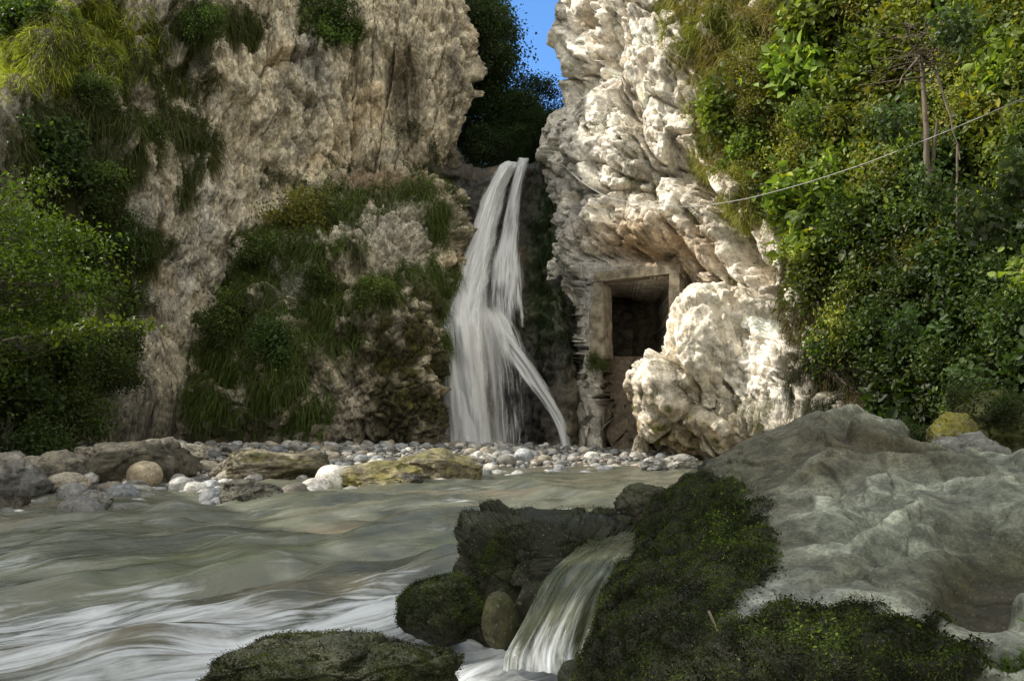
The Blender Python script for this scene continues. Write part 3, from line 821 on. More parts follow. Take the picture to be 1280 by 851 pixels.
def tree_proto(seed, h=1.0, nl=9000, nc=44, leaf=.05, colr=(.035, .06, .02), cr=(.42, .42, .5), trunk=.03, gauss=.075, lean=.1, conif=False, flat=.6):
    r = np.random.default_rng(seed)
    tip = A(lean * r.normal(), lean * r.normal(), h)
    tp = wander((0, 0, -.06), tip * .95, 12, .18, r)
    tr = [tube(tp, trunk, trunk * .2)]
    cc = []
    for i in range(nc):
        q = r.random() * .72 + .25
        if conif: rad = (1.05 - q) * .55
        else: rad = cr[0] * (.35 + .65 * math.sin(math.pi * min(1, (q - .15) / .9)))
        a = r.random() * 6.28; s_ = tp[min(11, int(q * 11))]
        e = s_ + A(math.cos(a) * rad * (.4 + .6 * r.random()), math.sin(a) * rad * (.4 + .6 * r.random()), (.12 if not conif else -.06) * r.random() * h)
        cc.append(e); tr.append(tube(wander(s_ - A(0, 0, .08), e, 6, .2, r), trunk * .3, trunk * .06, ns=5))
    cc = np.array(cc); k = r.integers(nc, size=nl); off = r.normal(size=(nl, 3)) * gauss * A(1.15, 1.15, flat)
    c = cc[k] + off
    cl_ = np.asarray(colr) * (.5 + .9 * r.random(nc))[k][:, None]
    V, F, C1 = leaf_geo(c, leaf, cl_, .8, r)
    return new_mesh('crown', V, F, C1, smooth=False), new_mesh('trunk', *join(tr))

GREEN = (.15, .205, .038); DARK = (.065, .105, .028); YEL = (.13, .16, .03)
SH = [shrub_proto(40, 2300, 26, .13, GREEN), shrub_proto(41, 2000, 20, .16, (.175, .21, .038), .8), shrub_proto(42, 2900, 30, .11, (.11, .15, .038), 1.0),
      shrub_proto(43, 1700, 20, .23, (.16, .215, .042), .9), shrub_proto(44, 3600, 26, .085, (.20, .21, .045), .8, gauss=.2)]
SHK = [shrub_proto(45, 2300, 26, .13, (.035, .06, .014)), shrub_proto(46, 1500, 20, .22, (.038, .062, .014), .8), shrub_proto(47, 2900, 30, .10, (.042, .066, .016), 1.0)]  # SHK leaf colours darkened to paint in the lower right shade
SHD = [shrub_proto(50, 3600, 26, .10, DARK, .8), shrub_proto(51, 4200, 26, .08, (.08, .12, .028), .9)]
SHL = [shrub_proto(60, 420, 16, .20, (.075, .125, .04), .8, gauss=.28, asp=.8)]

def put_shrub(pro, pos, rad, label, group=None, nrm=None, name='shrub', tilt=.6, zs=1.0):
    t = empty(name, pos, label=label, cat='shrub', group=group)
    q = Vector((0, 0, 1))
    if nrm is not None: q = (Vector(nrm) * tilt + Vector((0, 0, 1)) * (1.1 - tilt)).normalized()
    t.rotation_mode = 'QUATERNION'
    t.rotation_quaternion = q.to_track_quat('Z', 'Y') @ Euler((0, 0, random.random() * 6.28)).to_quaternion()
    t.scale = (rad, rad, rad * zs)
    obj('foliage', pro[0], M['leaf'], t); obj('stem', pro[1], M['bark'], t)
    return t

def put_tree(pro, pos, h, label, group=None, name='tree', cat='tree'):
    t = empty(name, pos, label=label, cat=cat, group=group)
    t.rotation_euler = (0, 0, random.random() * 6.28); t.scale = (h, h, h)
    obj('crown', pro[0], M['leaf'], t); obj('trunk', pro[1], M['bark'], t)
    return t

def grass_on(pt, mask, n, L, colr, label, K=14, width=.011, droop=.9, up=.3, colfn=None):
    p, nn = pt.sample(np.clip(mask, 0, 1) * (pt.g[..., 1] < 28.5), n)
    ll = L * (.5 + rng.random(n))
    c = np.broadcast_to(np.asarray(colr, float), (n, 3)) * (.6 + .8 * rng.random((n, 1)))
    if colfn is not None: c = colfn(p, c)
    return obj('grass', grass_mesh('grass', p - nn * .03, nn, ll, c, K, width, droop, up), M['grass'], kind='stuff', label=label, cat='grass')

# ------------------------------------------------------------------ grass
px, py = left.pp()
nz = fbm(left.g * .9, 4, 800)
gl = blob(px, py, 75, 65, 110, 50, -8, .5) * 1.0
m = gl * ((left.g[..., 2] > 6))
def ycol(p, c): return c
grass_on(left, m, 5600, .32, (.36, .40, .045), 'bright sunlit yellow green grass on the top left ledge', K=12, width=.014)
m = np.zeros_like(px)
for (a, b, ra, rb) in [(250, 35, 40, 35), (215, 95, 40, 30), (180, 150, 48, 34), (248, 180, 20, 26), (130, 185, 55, 40), (75, 190, 60, 50), (150, 250, 50, 40), (228, 232, 14, 20), (90, 260, 60, 60), (170, 290, 36, 40), (140, 320, 40, 50), (130, 60, 50, 50), (300, 30, 24, 24), (90, 400, 50, 50), (225, 150, 20, 20), (140, 100, 60, 26), (205, 200, 20, 24)]:
    m += blob(px, py, a, b, ra, rb, 0, .6)
m = np.clip(m, 0, 1) * sstep(.0, .18, nz + .06)
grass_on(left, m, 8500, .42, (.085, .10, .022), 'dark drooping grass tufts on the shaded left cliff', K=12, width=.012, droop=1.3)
m = np.zeros_like(px)
for (a, b, ra, rb) in [(508, 163, 20, 12), (402, 205, 22, 10), (445, 215, 50, 10), (520, 215, 30, 10), (350, 225, 30, 12), (545, 195, 8, 10), (410, 30, 36, 30)]:
    m += blob(px, py, a, b, ra, rb, 0, .6)
grass_on(left, m, 700, .32, (.06, .085, .02), 'small grass tufts growing in the pale wall', K=10, width=.011)
px, py = mound.pp(); nz = fbm(mound.g * 1.1, 4, 810)
m = np.zeros_like(px)
for (a, b, ra, rb) in [(285, 380, 60, 70), (330, 300, 60, 60), (380, 270, 70, 40), (420, 320, 50, 40), (450, 350, 50, 26), (260, 430, 40, 50), (355, 450, 46, 50), (405, 410, 40, 26), (535, 245, 22, 30), (545, 290, 14, 50), (490, 345, 50, 16), (470, 262, 50, 18), (380, 500, 30, 40), (300, 500, 60, 30), (560, 400, 10, 60), (470, 240, 70, 8)]:
    m += blob(px, py, a, b, ra, rb, 0, .6)
m = np.clip(m, 0, 1) * sstep(-.08, .14, nz + .06) * (1 - .8 * blob(px, py, 498, 290, 40, 48, 0, .4))
grass_on(mound, m, 17000, .42, (.10, .14, .026), 'long green grass covering the rock buttress', K=13, width=.011, droop=1.1)
m2 = blob(px, py, 520, 240, 36, 30, 0, .6) + blob(px, py, 470, 365, 60, 26, 0, .6) + blob(px, py, 415, 385, 20, 14, 0, .6)
grass_on(mound, m2, 900, .26, (.11, .13, .022), 'short bright grass along the buttress edge', K=12, width=.01)
px, py = face.pp(); nz = fbm(face.g * 1.6, 4, 820)
m = blob(px, py, 688, 300, 24, 130, 3, .5) * sstep(-.2, .2, nz) + blob(px, py, 640, 405, 20, 8, 0, .6) + blob(px, py, 720, 420, 20, 40, 0, .6) * .5
grass_on(face, m, 2200, .16, (.03, .055, .012), 'dark wet moss and ferns beside the falling water', K=10, width=.014, droop=1.3)
px, py = right.pp(); nz = fbm(right.g * 1.0, 4, 830)
m = np.zeros_like(px)
for (a, b, ra, rb) in [(890, 30, 50, 50), (905, 100, 45, 60), (940, 60, 50, 60), (900, 190, 26, 30), (945, 250, 30, 30), (990, 60, 60, 60), (1000, 130, 30, 40), (1045, 185, 40, 40), (930, 170, 40, 40), (960, 200, 30, 60), (1035, 130, 30, 30), (990, 230, 40, 40)]:
    m += blob(px, py, a, b, ra, rb, 0, .6)
m = np.clip(m, 0, 1) * sstep(-.3, .15, nz)
def mixed(p, c):
    k = sstep(-.2, .3, fbm(p * 1.3, 3, 840))
    return mixc(c, (.34, .26, .10), k * .7)
grass_on(right, m, 13000, .30, (.25, .27, .05), 'sunlit yellowish grass on the white cliff shoulder', K=13, width=.011, droop=.7, colfn=mixed)
m = np.zeros_like(px)
for (a, b, ra, rb) in [(1030, 350, 40, 60), (1040, 430, 45, 70), (1090, 480, 60, 60), (1050, 290, 50, 40), (1150, 500, 60, 40), (1010, 500, 30, 40)]:
    m += blob(px, py, a, b, ra, rb, 0, .6)
m = np.clip(m, 0, 1) * sstep(-.3, .15, nz)
grass_on(right, m, 4200, .42, (.075, .085, .022), 'long hanging grass below the thicket on the right bank', K=12, width=.010, droop=1.6, colfn=lambda p, c: mixed(p, c) * .5)
m = np.zeros_like(px)
for (a, b, ra, rb) in [(780, 165, 16, 10), (790, 195, 14, 12), (800, 230, 20, 12), (815, 243, 20, 10), (750, 150, 30, 14), (915, 370, 16, 24), (870, 270, 10, 16), (860, 540, 40, 26), (835, 560, 26, 16), (840, 385, 10, 6), (800, 425, 8, 8), (940, 520, 50, 30)]:
    m += blob(px, py, a, b, ra, rb, 0, .6)
grass_on(right, m, 900, .20, (.12, .12, .03), 'small dry tufts in the cracks of the sunlit cliff', K=9, width=.010, droop=.9)

# ------------------------------------------------------------------ shrubs and trees
named = [
    # (px, py, radius px, proto, label)
    (372, 262, 44, SH[4], 'feathery light green bush on top of the grassy buttress'),
    (330, 310, 40, SHD[1], 'dark low bush on the upper left slope of the buttress'),
    (285, 395, 40, SHD[1], 'dark low bush halfway down the left of the buttress'),
    (262, 350, 30, SHD[0], 'dark bush where the buttress meets the left cliff'),
    (400, 345, 30, SHD[1], 'dark bush in the middle of the grassy buttress slope'),
    (345, 420, 34, SHD[0], 'dark bush low on the front of the buttress'),
    (470, 360, 26, SH[2], 'green bush at the lip of the mossy buttress overhang'),
]
for (a, b, rp, pr, lb) in named:
    p_, n_ = mound.at(a, b + rp * .3); put_shrub(pr, p_, rp * p_[1] / FPX, lb, nrm=n_, tilt=.5)
lefts = [
    (408, 12, 44, SHD[1], 'dark bush hanging over the pale wall at the top edge'),
    (440, 40, 20, SHD[1], 'small hanging bush on the pale wall near the top edge'),
    (30, 15, 60, SHD[0], 'dark bush in the top left corner above the bright ledge'),
    (120, 110, 34, SHD[1], 'dark bush just under the sunlit grass ledge'),
    (55, 175, 60, SHD[0], 'large dark bush below the sunlit ledge at the left edge'),
    (120, 225, 44, SHD[1], 'round dark bush midway up the shaded left cliff'),
    (185, 160, 30, SHD[1], 'dark bush on the left cliff right of the ledge'),
    (250, 25, 30, SHD[1], 'tufted dark bush at the top of the left cliff'),
    (160, 300, 36, SHD[0], 'dark bush above the scree gully on the left cliff'),
    (95, 330, 44, SHD[0], 'dark bush behind the leafy tree at the left edge'),
    (165, 375, 30, SHD[1], 'small dark bush beside the scree gully'),
    (70, 430, 50, SHD[0], 'dark bush low on the left cliff above the boulders'),
    (20, 480, 44, SHD[0], 'dark bush at the foot of the left cliff'),
    (110, 470, 40, SHD[1], 'dark bush beside the left tree low on the cliff'),
    (60, 520, 36, SHD[1], 'dark bush just above the gravel at the far left'),
    (150, 430, 36, SHD[0], 'dark bush right of the left tree under its branch'),
]
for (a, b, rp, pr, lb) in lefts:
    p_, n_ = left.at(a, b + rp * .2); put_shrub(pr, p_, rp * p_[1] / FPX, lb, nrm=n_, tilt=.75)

# leafy tree reaching in from the left edge
TL = tree_proto(71, 1, 26000, 130, .0165, (.085, .125, .016), (.58, .58, .5), .012, .05, .12, flat=.6)
TD = [tree_proto(72, 1, 20000, 80, .026, (.04, .072, .02), (.4, .4, .5), .025, .075), tree_proto(73, 1, 18000, 70, .028, (.045, .075, .026), (.36, .36, .5), .022, .07), tree_proto(74, 1, 14000, 80, .03, (.03, .058, .026), (.3, .3, .5), .022, .05, .05, True)]
put_tree(TL, P(-78, 560, 14.8), 4.9, 'leafy bright green tree leaning in at the left edge over the gravel')
for (a, b, rp, d_, lb) in [(20, 470, 66, 16.2, 'large loose bush at the far left foot of the cliff'), (85, 505, 50, 16.4, 'loose dark bush right of the far left bush at the cliff foot'), (135, 450, 44, 17.2, 'bush leaning on the left cliff under the leafy branch'), (50, 540, 44, 15.2, 'low bush touching the gravel at the far left')]:
    put_shrub(SHD[int(a) % 2], P(a, b + rp * .5, d_), rp * d_ / FPX, lb)
# a sunlit branch tip from it
br = empty('branch', P(0, 420, 12.6), label='sunlit leafy branch tip reaching right from the left tree', cat='branch')
tb = wander(A(0, 0, 0), P(180, 407, 12.2) - P(0, 420, 12.6), 9, .12)
obj('limb', new_mesh('limb', *tube(tb, .02, .005)), M['bark'], br)
r_ = np.random.default_rng(5); k = r_.integers(2, 9, size=420)
V, F, C1 = leaf_geo(tb[k] + r_.normal(size=(420, 3)) * A(.12, .12, .055), .09, np.ones((420, 3)) * A(.10, .15, .02), .9, r_, .6)
obj('leaves', new_mesh('leaves', V, F, C1, smooth=False), M['leaf'], br)

gt = [(610, 70, 31, 4.0, 1), (598, 130, 31, 3.4, 0), (602, 60, 33, 4.6, 0), (640, 155, 32, 3.0, 1), (660, 135, 35, 3.3, 0), (618, 45, 37, 4.2, 1), (684, 172, 34, 2.4, 1), (590, 5, 36, 4.5, 0), (668, 180, 31, 2.4, 0), (694, 165, 40, 2.4, 1), (612, 5, 40, 3.6, 2), (590, 30, 34, 4.4, 1), (640, 190, 30.5, 2.0, 0)]
glab = ['dark tree at the left rim of the gorge behind the pale wall', 'low dark tree beside the pale wall above the fall', 'tall dark tree in the middle of the wooded gorge', 'dark tree directly above the waterfall lip', 'dark tree right of the fall lip below the sky gap', 'tall tree whose edge meets the blue sky gap', 'small tree at the right end of the gorge below the sky', 'tall dark tree at the top edge left of the sky gap', 'low tree just right above the waterfall lip', 'farthest small tree below the blue sky gap', 'dark conifer at the top edge beside the sky gap', 'dark tree at the top edge against the pale wall', 'low bushy tree right behind the waterfall lip']
for (a, b, d_, h_, k), lb in zip(gt, glab):
    a -= 27 if b < 100 else 5
    put_tree(TD[k], P(a, b, d_) - A(0, 0, h_ * .62), h_, lb, group='trees in the gorge behind the waterfall')
put_tree(TD[1], P(612, 190, 29.6) - A(0, 0, 1.2), 2.0, 'low leafy tree filling the gap left of the waterfall lip', group='trees in the gorge behind the waterfall')
put_tree(TD[0], P(640, 196, 33) - A(0, 0, 1.4), 2.2, 'low dark tree over the stream behind the waterfall lip', group='trees in the gorge behind the waterfall')

# thicket on the right bank: bushes set out over the slope
rr = np.random.default_rng(77); spots = []
def edge_x(y): return np.interp(y, [0, 60, 110, 180, 250, 300, 340, 420, 480, 540], [1035, 1005, 912, 905, 945, 990, 1020, 1075, 1110, 1130])
tries = 0
while len(spots) < 120 and tries < 20000:
    tries += 1
    a = rr.uniform(890, 1330); b = rr.uniform(-30, 545)
    if a < edge_x(max(b, 0)): continue
    if 955 < a < 1050 and 90 < b < 190 and rr.random() < .8: continue
    if 1015 < a < 1080 and 185 < b < 235 and rr.random() < .8: continue
    if any((a - c) ** 2 + (b - e) ** 2 < 34 ** 2 for c, e in spots): continue
    spots.append((a, b))
def zone(a, b):
    if b < 100 and a > 1000: return 'leafy shrub in the dark canopy at the top right', 'shrubs of the top right canopy'
    if b < 330 and a < 1120: return 'sunlit leafy shrub on the slope right of the white cliff', 'sunlit shrubs beside the white cliff'
    if b < 300: return 'shaded leafy shrub beside the bare trunk on the right slope', 'shaded shrubs around the bare trunk'
    return 'leafy shrub in the dense thicket on the lower right bank', 'shrubs of the lower right thicket'
for i, (a, b) in enumerate(spots):
    p_, n_ = right.at(a, b)
    lb, gr = zone(a, b)
    rp = rr.uniform(42, 66) if a > 1000 else rr.uniform(28, 46)
    rad = rp * p_[1] / FPX
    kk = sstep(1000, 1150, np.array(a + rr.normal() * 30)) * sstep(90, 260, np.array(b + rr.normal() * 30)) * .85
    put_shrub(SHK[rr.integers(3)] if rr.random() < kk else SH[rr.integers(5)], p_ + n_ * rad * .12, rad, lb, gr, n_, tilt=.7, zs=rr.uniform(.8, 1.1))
extra = [(1168, 232, 30, 11.6, 'pale leaved shrub at the foot of the bare trunk'), (1120, 150, 30, 11.8, 'shrub with large leaves left of the bare trunk'), (1190, 30, 34, 11.6, 'shrub with large leaves over the dry twigs'), (1228, 270, 40, 8.2, 'broad leaved shrub in front of the thicket at the right edge'), (1275, 215, 44, 8.0, 'broad leaved shrub cut by the right edge under the cable'), (1130, 400, 22, 9, 'large pale leaves standing out of the dark thicket'), (1215, 480, 34, 8.6, 'bright leafy sapling above the mossy bank')]
for (a, b, rp, d_, lb) in extra:
    rad = rp * d_ / FPX
    put_shrub(SHL[0], P(a, b, d_) - A(0, 0, rad * .4), rad, lb, zs=1.1)

# bare trunk with dry twigs
dt = empty('dead_tree', P(1160, 225, 12.3), label='slim bare trunk with a tangle of dry twigs on the right slope', cat='tree')
b0 = P(1160, 235, 12.3)
obj('trunk', new_mesh('trunk', *join([tube(wander(A(0, 0, 0), P(1150, 70, 12.3) - b0, 10, .06, rr), .046, .028), tube(wander(A(.06, 0, .1), P(1172, 150, 12.2) - b0, 8, .05, rr), .03, .02)])), M['deadwood'], dt)
dt.location = b0
tw = []
for i in range(90):
    s_ = P(1150 + rr.normal() * 14, 70 + rr.normal() * 22, 12.3 + rr.normal() * .15); an = rr.uniform(-.6, 3.6)
    e_ = s_ + A(math.cos(an) * rr.uniform(.2, .75), rr.normal() * .25, math.sin(an) * rr.uniform(.05, .4))
    tw.append(tube(wander(s_, e_, 5, .25, rr) - b0, .009, .003, ns=4))
tw.append(tube(wander(P(1152, 95, 12.2), P(1072, 107, 12.0), 6, .05, rr) - b0, .018, .008, ns=5))
for (a, b, c, d_) in [(1172, 90, 1200, 200), (1195, 60, 1192, 20), (1195, 180, 1198, 300), (1150, 70, 1120, 110)]:
    tw.append(tube(wander(P(a, b, 12.1), P(c, d_, 12.0), 7, .1, rr) - b0, .02, .008, ns=5))
obj('dry_twigs', new_mesh('dry_twigs', *join(tw)), M['deadwood'], dt)

# leaf mass added on top of the left bank (outside the picture, shades the stream)
r_ = np.random.default_rng(91); NW = 46
tc = np.stack([r_.uniform(-16, -11, NW), r_.uniform(-4, 11, NW), r_.uniform(13, 20, NW)], -1)
tc[:, 2] += np.where(tc[:, 1] > 8, 4, 0)
k = r_.integers(NW, size=15000)
V, F, C1 = leaf_geo(tc[k] + r_.normal(size=(15000, 3)) * A(1, 1, .8), .32, np.ones((15000, 3)) * A(.04, .07, .02), .5, r_)
obj('shade_leaves', new_mesh('shade_leaves', V, F, C1, smooth=False), M['leaf'], kind='stuff', label='unseen leaf mass added along the left bank to shade the stream', cat='shade_leaves')

# ------------------------------------------------------------------ tunnel portal
def box8(c8):
    return np.array(c8, float), np.array([[0, 1, 2, 3], [7, 6, 5, 4], [0, 4, 5, 1], [1, 5, 6, 2], [2, 6, 7, 3], [3, 7, 4, 0]])
def beam(pts, nrm, depth):
    """four front corners in order, thickness along nrm; bevel-free but subdivided and roughened"""
    f_ = np.array(pts, float); n = 14
    u = np.linspace(0, 1, n)
    g = np.array([[(f_[0] * (1 - a) + f_[1] * a) * (1 - b) + (f_[3] * (1 - a) + f_[2] * a) * b for a in u] for b in u])
    ring = [g[0], g[1:, -1], g[-1, ::-1][1:], g[::-1, 0][1:-1]]
    rim = np.concatenate(ring)
    V = np.concatenate([g.reshape(-1, 3), rim, rim + nrm * depth])
    F = [grid_faces(n, n)]
    o = n * n; m_ = len(rim); i = np.arange(m_); j = (i + 1) % m_
    F = np.concatenate([F[0], np.stack([o + i, o + j, o + m_ + j, o + m_ + i], 1)])
    V = V + fbm(V * 2.5, 4, 900)[:, None] * A(.03, -.03, .03)
    return V, F
inn = A(.485, .874, 0)
def FPp(a, b, back=.0): return P(a, b, pd(a)) + inn * back
tp_ = empty('tunnel_portal', FPp(797, 440), label='old concrete tunnel portal frame set into the white cliff', cat='tunnel')
def rel(o):
    o.matrix_parent_inverse = Matrix.Translation(-Vector(o.parent.location)); return o
V, F = beam([FPp(742, 340), FPp(850, 330), FPp(850, 341), FPp(742, 352)], inn, .5)
rel(obj('lintel', new_mesh('lintel', V, F, smooth=False), M['concrete'], tp_))
V, F = beam([FPp(743, 353), FPp(753, 352), FPp(755, 448), FPp(744, 450)], inn, .6)
rel(obj('jamb', new_mesh('jamb', V, F, smooth=False), M['concrete'], tp_))
V, F = beam([FPp(836, 342), FPp(849, 341), FPp(849, 440), FPp(836, 440)], inn, .6)
rel(obj('jamb', new_mesh('jamb', V, F, smooth=False), M['concrete'], tp_))
V, F = beam([FPp(736, 390), FPp(743, 372), FPp(744, 450), FPp(737, 446)], inn, .3)
rel(obj('masonry', new_mesh('masonry', V, F, smooth=False), M['concrete'], tp_, label='pale mortared masonry left of the tunnel jamb'))

p_, n_ = right.at(748, 446); put_shrub(SHD[1], P(748, 452, 22.75), .34, 'small fern growing at the foot of the left tunnel jamb', nrm=n_)
# iron bracket left on the outcrop
ib = empty('bracket', P(880, 348, 20.2), label='small rusty iron bracket fixed in the sunlit rock right of the tunnel', cat='bracket')
tb_ = [tube([P(a, b, 20.15) - P(880, 348, 20.2), P(c, d_, 20.05) - P(880, 348, 20.2), P(c, d_, 20.6) - P(880, 348, 20.2)], .02, .018, ns=6) for (a, b, c, d_) in [(875, 353, 893, 352)]]
obj('rod', new_mesh('rod', *tb_[0]), M['iron'], ib)
t2 = tube([P(884, 345, 20.15) - P(880, 348, 20.2), P(898, 346, 20.05) - P(880, 348, 20.2), P(898, 346, 20.6) - P(880, 348, 20.2)], .02, .018, ns=6)
obj('rod', new_mesh('rod', *t2), M['iron'], ib)

# steel cable across the gorge
cpts = [P(703, 206, 24.0), P(728, 228, 22.8), P(752, 243, 22.0), P(768, 249, 21.4), P(820, 257, 19.9), P(870, 258, 19.2), P(930, 249, 17.4), P(1000, 231, 15.2), P(1080, 205, 13), P(1170, 170, 11), P(1280, 123, 9.2), P(1420, 55, 7.4)]
cpts = catmull(np.array(cpts), [8] * (len(cpts) - 1))
rad = .012 + .0 * cpts[:, 1]
V, F, _ = tube(cpts, .010, .0065, ns=7)
obj('cable', new_mesh('cable', V, F), M['cable'], label='thin steel cable slung from the dark spur across to the right edge', cat='cable')

# ------------------------------------------------------------------ boulders and stones
def rock_mesh(name, rad, seed, sub=5, rough=.25, facets=7, sq=.9, colr=(.2, .19, .16), moss=0., mossc=(.06, .065, .015), fine=.05, freq=1.0, wetz=None, chip=None, top=0.):
    v, f = ICO[sub]; r = np.random.default_rng(seed)
    p = np.sign(v) * np.abs(v) ** sq
    for i in range(facets):
        n = unit(r.normal(size=3)); h = r.uniform(.62, .95)
        dd = p @ n - h
        p = p - np.maximum(dd, 0)[:, None] * n * .85
    rad = np.asarray(rad, float); sc = rad.mean()
    so_ = r.uniform(-50, 50, 3)
    n_ = fbm(p * 1.1 * freq + so_, 5, seed) * rough + fbm(p * 4.5 * freq + so_, 4, seed + 7, ridged=True) * fine * .7
    if chip is None: chip = .075 if facets >= 5 else (.05 if facets >= 4 else 0)
    if chip: n_ = n_ + chip * facet(p * 1.9 * freq + so_ + fbm(p * 2 + so_, 2, 3)[:, None] * .3, seed, .9, .3, .1) + chip * .45 * facet(p * 4.6 * freq + so_, seed + 1, 1, .3, .1)
    p = p * (1 + n_)[:, None]
    p = p * rad
    nz_ = fbm(v * 2.2 + so_, 4, seed + 3)
    c = np.ones(p.shape) * np.asarray(colr)
    c = c * (1 + nz_ * .5)[:, None]
    c = mixc(c, np.asarray(colr) * A(.45, .42, .38), sstep(.1, .45, fbm(v * 3.1 + so_, 4, seed + 5)) * .7)
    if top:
        c = mixc(c, (.46, .41, .32), sstep(.25, .75, v[:, 2] + nz_ * .5 - .25 * v[:, 0]) * top)  # sunlight on the top and left side painted in as paler colour
    if moss:
        k = sstep(.5 - moss, 1.1 - moss, v[:, 2] * .55 + nz_ * 1.1 + .35)
        c = mixc(c, mossc, k * .9)
    if wetz is not None:
        c = c * (1 - .6 * sstep(wetz + .12, wetz, p[:, 2]))[:, None]
    return p, f, c

def rock(label, x0, y0, x1, y1, d, seed, colr=(.2, .19, .16), depth=.75, name='boulder', cat='boulder', group=None, bury=.25, mat='boulder', sub=6, **k):
    a = P((x0 + x1) / 2, y1, d); t = P((x0 + x1) / 2, y0, d)
    w_ = (x1 - x0) * d / FPX; h_ = t[2] - a[2]
    rad = A(w_ / 2, w_ / 2 * depth, h_ * (1 + bury) / 2)
    p, f, c = rock_mesh(name, rad, seed, sub, colr=colr, **k)
    # fit to the wanted width and height
    ex = p.max(0) - p.min(0)
    p[:, 0] = (p[:, 0] - p[:, 0].min()) / ex[0] * w_ - w_ / 2
    p[:, 2] = (p[:, 2] - p[:, 2].min()) / ex[2] * h_ * (1 + bury) - h_ * bury
    loc = A(a[0], d + rad[1] * .5, a[2])
    return obj(name, new_mesh(name, p, f, c), M[mat], label=label, cat=cat, group=group, loc=loc)

GRY = (.20, .20, .19); BRN = (.13, .11, .07); TAN = (.42, .35, .24); PALE = (.55, .53, .48); DRK = (.06, .055, .04)
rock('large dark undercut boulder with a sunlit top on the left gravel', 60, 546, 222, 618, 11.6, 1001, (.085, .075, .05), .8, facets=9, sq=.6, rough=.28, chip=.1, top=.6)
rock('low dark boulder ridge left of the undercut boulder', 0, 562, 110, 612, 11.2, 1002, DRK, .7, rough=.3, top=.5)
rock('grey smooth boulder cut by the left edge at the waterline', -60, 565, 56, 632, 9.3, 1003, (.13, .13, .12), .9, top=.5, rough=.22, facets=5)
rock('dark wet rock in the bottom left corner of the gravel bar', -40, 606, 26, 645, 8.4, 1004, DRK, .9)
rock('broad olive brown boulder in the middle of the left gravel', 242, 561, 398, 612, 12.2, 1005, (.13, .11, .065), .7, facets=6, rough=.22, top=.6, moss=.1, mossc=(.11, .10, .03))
rock('dark rounded rock behind the broad olive boulder', 352, 561, 409, 592, 13.5, 1006, (.09, .08, .05), .8)
rock('dark wedge shaped rock in front of the olive boulder at the water', 266, 599, 352, 634, 9.4, 1007, (.08, .075, .055), .8, facets=8, sq=.8)
rock('round tan cobble in front of the undercut boulder', 157, 576, 198, 606, 10.8, 1008, TAN, .9, name='cobble', cat='stone', facets=2, rough=.08, sq=.95, fine=.02, mat='stone')
rock('pale round cobble beside the yellow mossy rock', 392, 581, 432, 611, 11.2, 1009, PALE, .9, name='cobble', cat='stone', facets=2, rough=.08, fine=.02, mat='stone')
rock('flat pale cobble at the water below the round pale cobble', 376, 597, 414, 613, 10.6, 1010, PALE, .9, name='cobble', cat='stone', facets=2, rough=.08, fine=.02, mat='stone')
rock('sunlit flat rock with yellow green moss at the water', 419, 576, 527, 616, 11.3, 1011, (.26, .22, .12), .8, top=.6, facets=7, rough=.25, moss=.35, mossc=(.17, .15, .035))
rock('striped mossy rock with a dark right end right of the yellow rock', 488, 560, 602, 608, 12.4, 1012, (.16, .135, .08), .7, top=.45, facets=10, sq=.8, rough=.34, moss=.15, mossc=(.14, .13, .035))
rock('small dark rock on the right foot of the yellow mossy rock', 484, 590, 528, 611, 11.2, 1013, DRK, .8)
rock('grey rock at the water right of the waterfall', 800, 572, 838, 588, 15.0, 1014, GRY, .8)
rock('larger grey rock beside the lit outcrop', 828, 567, 876, 586, 15.3, 1015, (.33, .32, .29), .8)
rock('pale flat slab among the pebbles behind the left boulders', 205, 553, 255, 578, 14, 1016, (.5, .46, .38), .8)
rock('white block on the gravel in front of the main fall', 586, 563, 614, 580, 16.5, 1017, (.62, .60, .55), .8, name='cobble', cat='stone')
rock('blue grey cobble at the foot of the thin fall', 642, 560, 668, 579, 17, 1018, (.34, .36, .38), .8, name='cobble', cat='stone', facets=2, rough=.1, mat='stone')
rock('grey cobble right of the white block', 620, 568, 646, 582, 16, 1019, (.42, .40, .36), .8, name='cobble', cat='stone', facets=2, rough=.1, mat='stone')
rock('grey rounded stone at the left waterline', 68, 603, 104, 628, 9.3, 1020, (.24, .24, .23), .9, name='cobble', cat='stone', facets=3, rough=.12, mat='stone')
rock('block shaped grey stone at the left waterline', 100, 612, 135, 636, 8.7, 1021, (.24, .23, .21), .9, name='cobble', cat='stone', facets=9, rough=.12)
rock('brown speckled stone below the undercut boulder', 52, 590, 105, 615, 9.8, 1022, (.30, .27, .21), .9, name='cobble', cat='stone', facets=4, rough=.15, mat='stone')
# protruding white foot rocks under the portal
rock('pale upright rock at the foot of the cliff below the tunnel', 790, 538, 812, 578, 20.5, 1023, (.42, .37, .28), .8)
# mossy bank at the right edge
bank = rock('mossy bank rock at the right edge behind the big boulder', 1172, 486, 1400, 640, 6.6, 1030, (.13, .125, .085), .8, facets=6, rough=.3, moss=.45, mossc=(.075, .085, .012), bury=.3, sub=7)
rock('yellow moss covered stone at the top of the right bank', 1168, 514, 1226, 566, 6.0, 1031, (.30, .28, .20), .8, facets=7, rough=.28, moss=.5, mossc=(.22, .20, .015))
rock('grey angular rock wedged behind the big boulder on the right', 1165, 538, 1290, 640, 5.6, 1032, (.21, .21, .19), .8, facets=8, rough=.28)

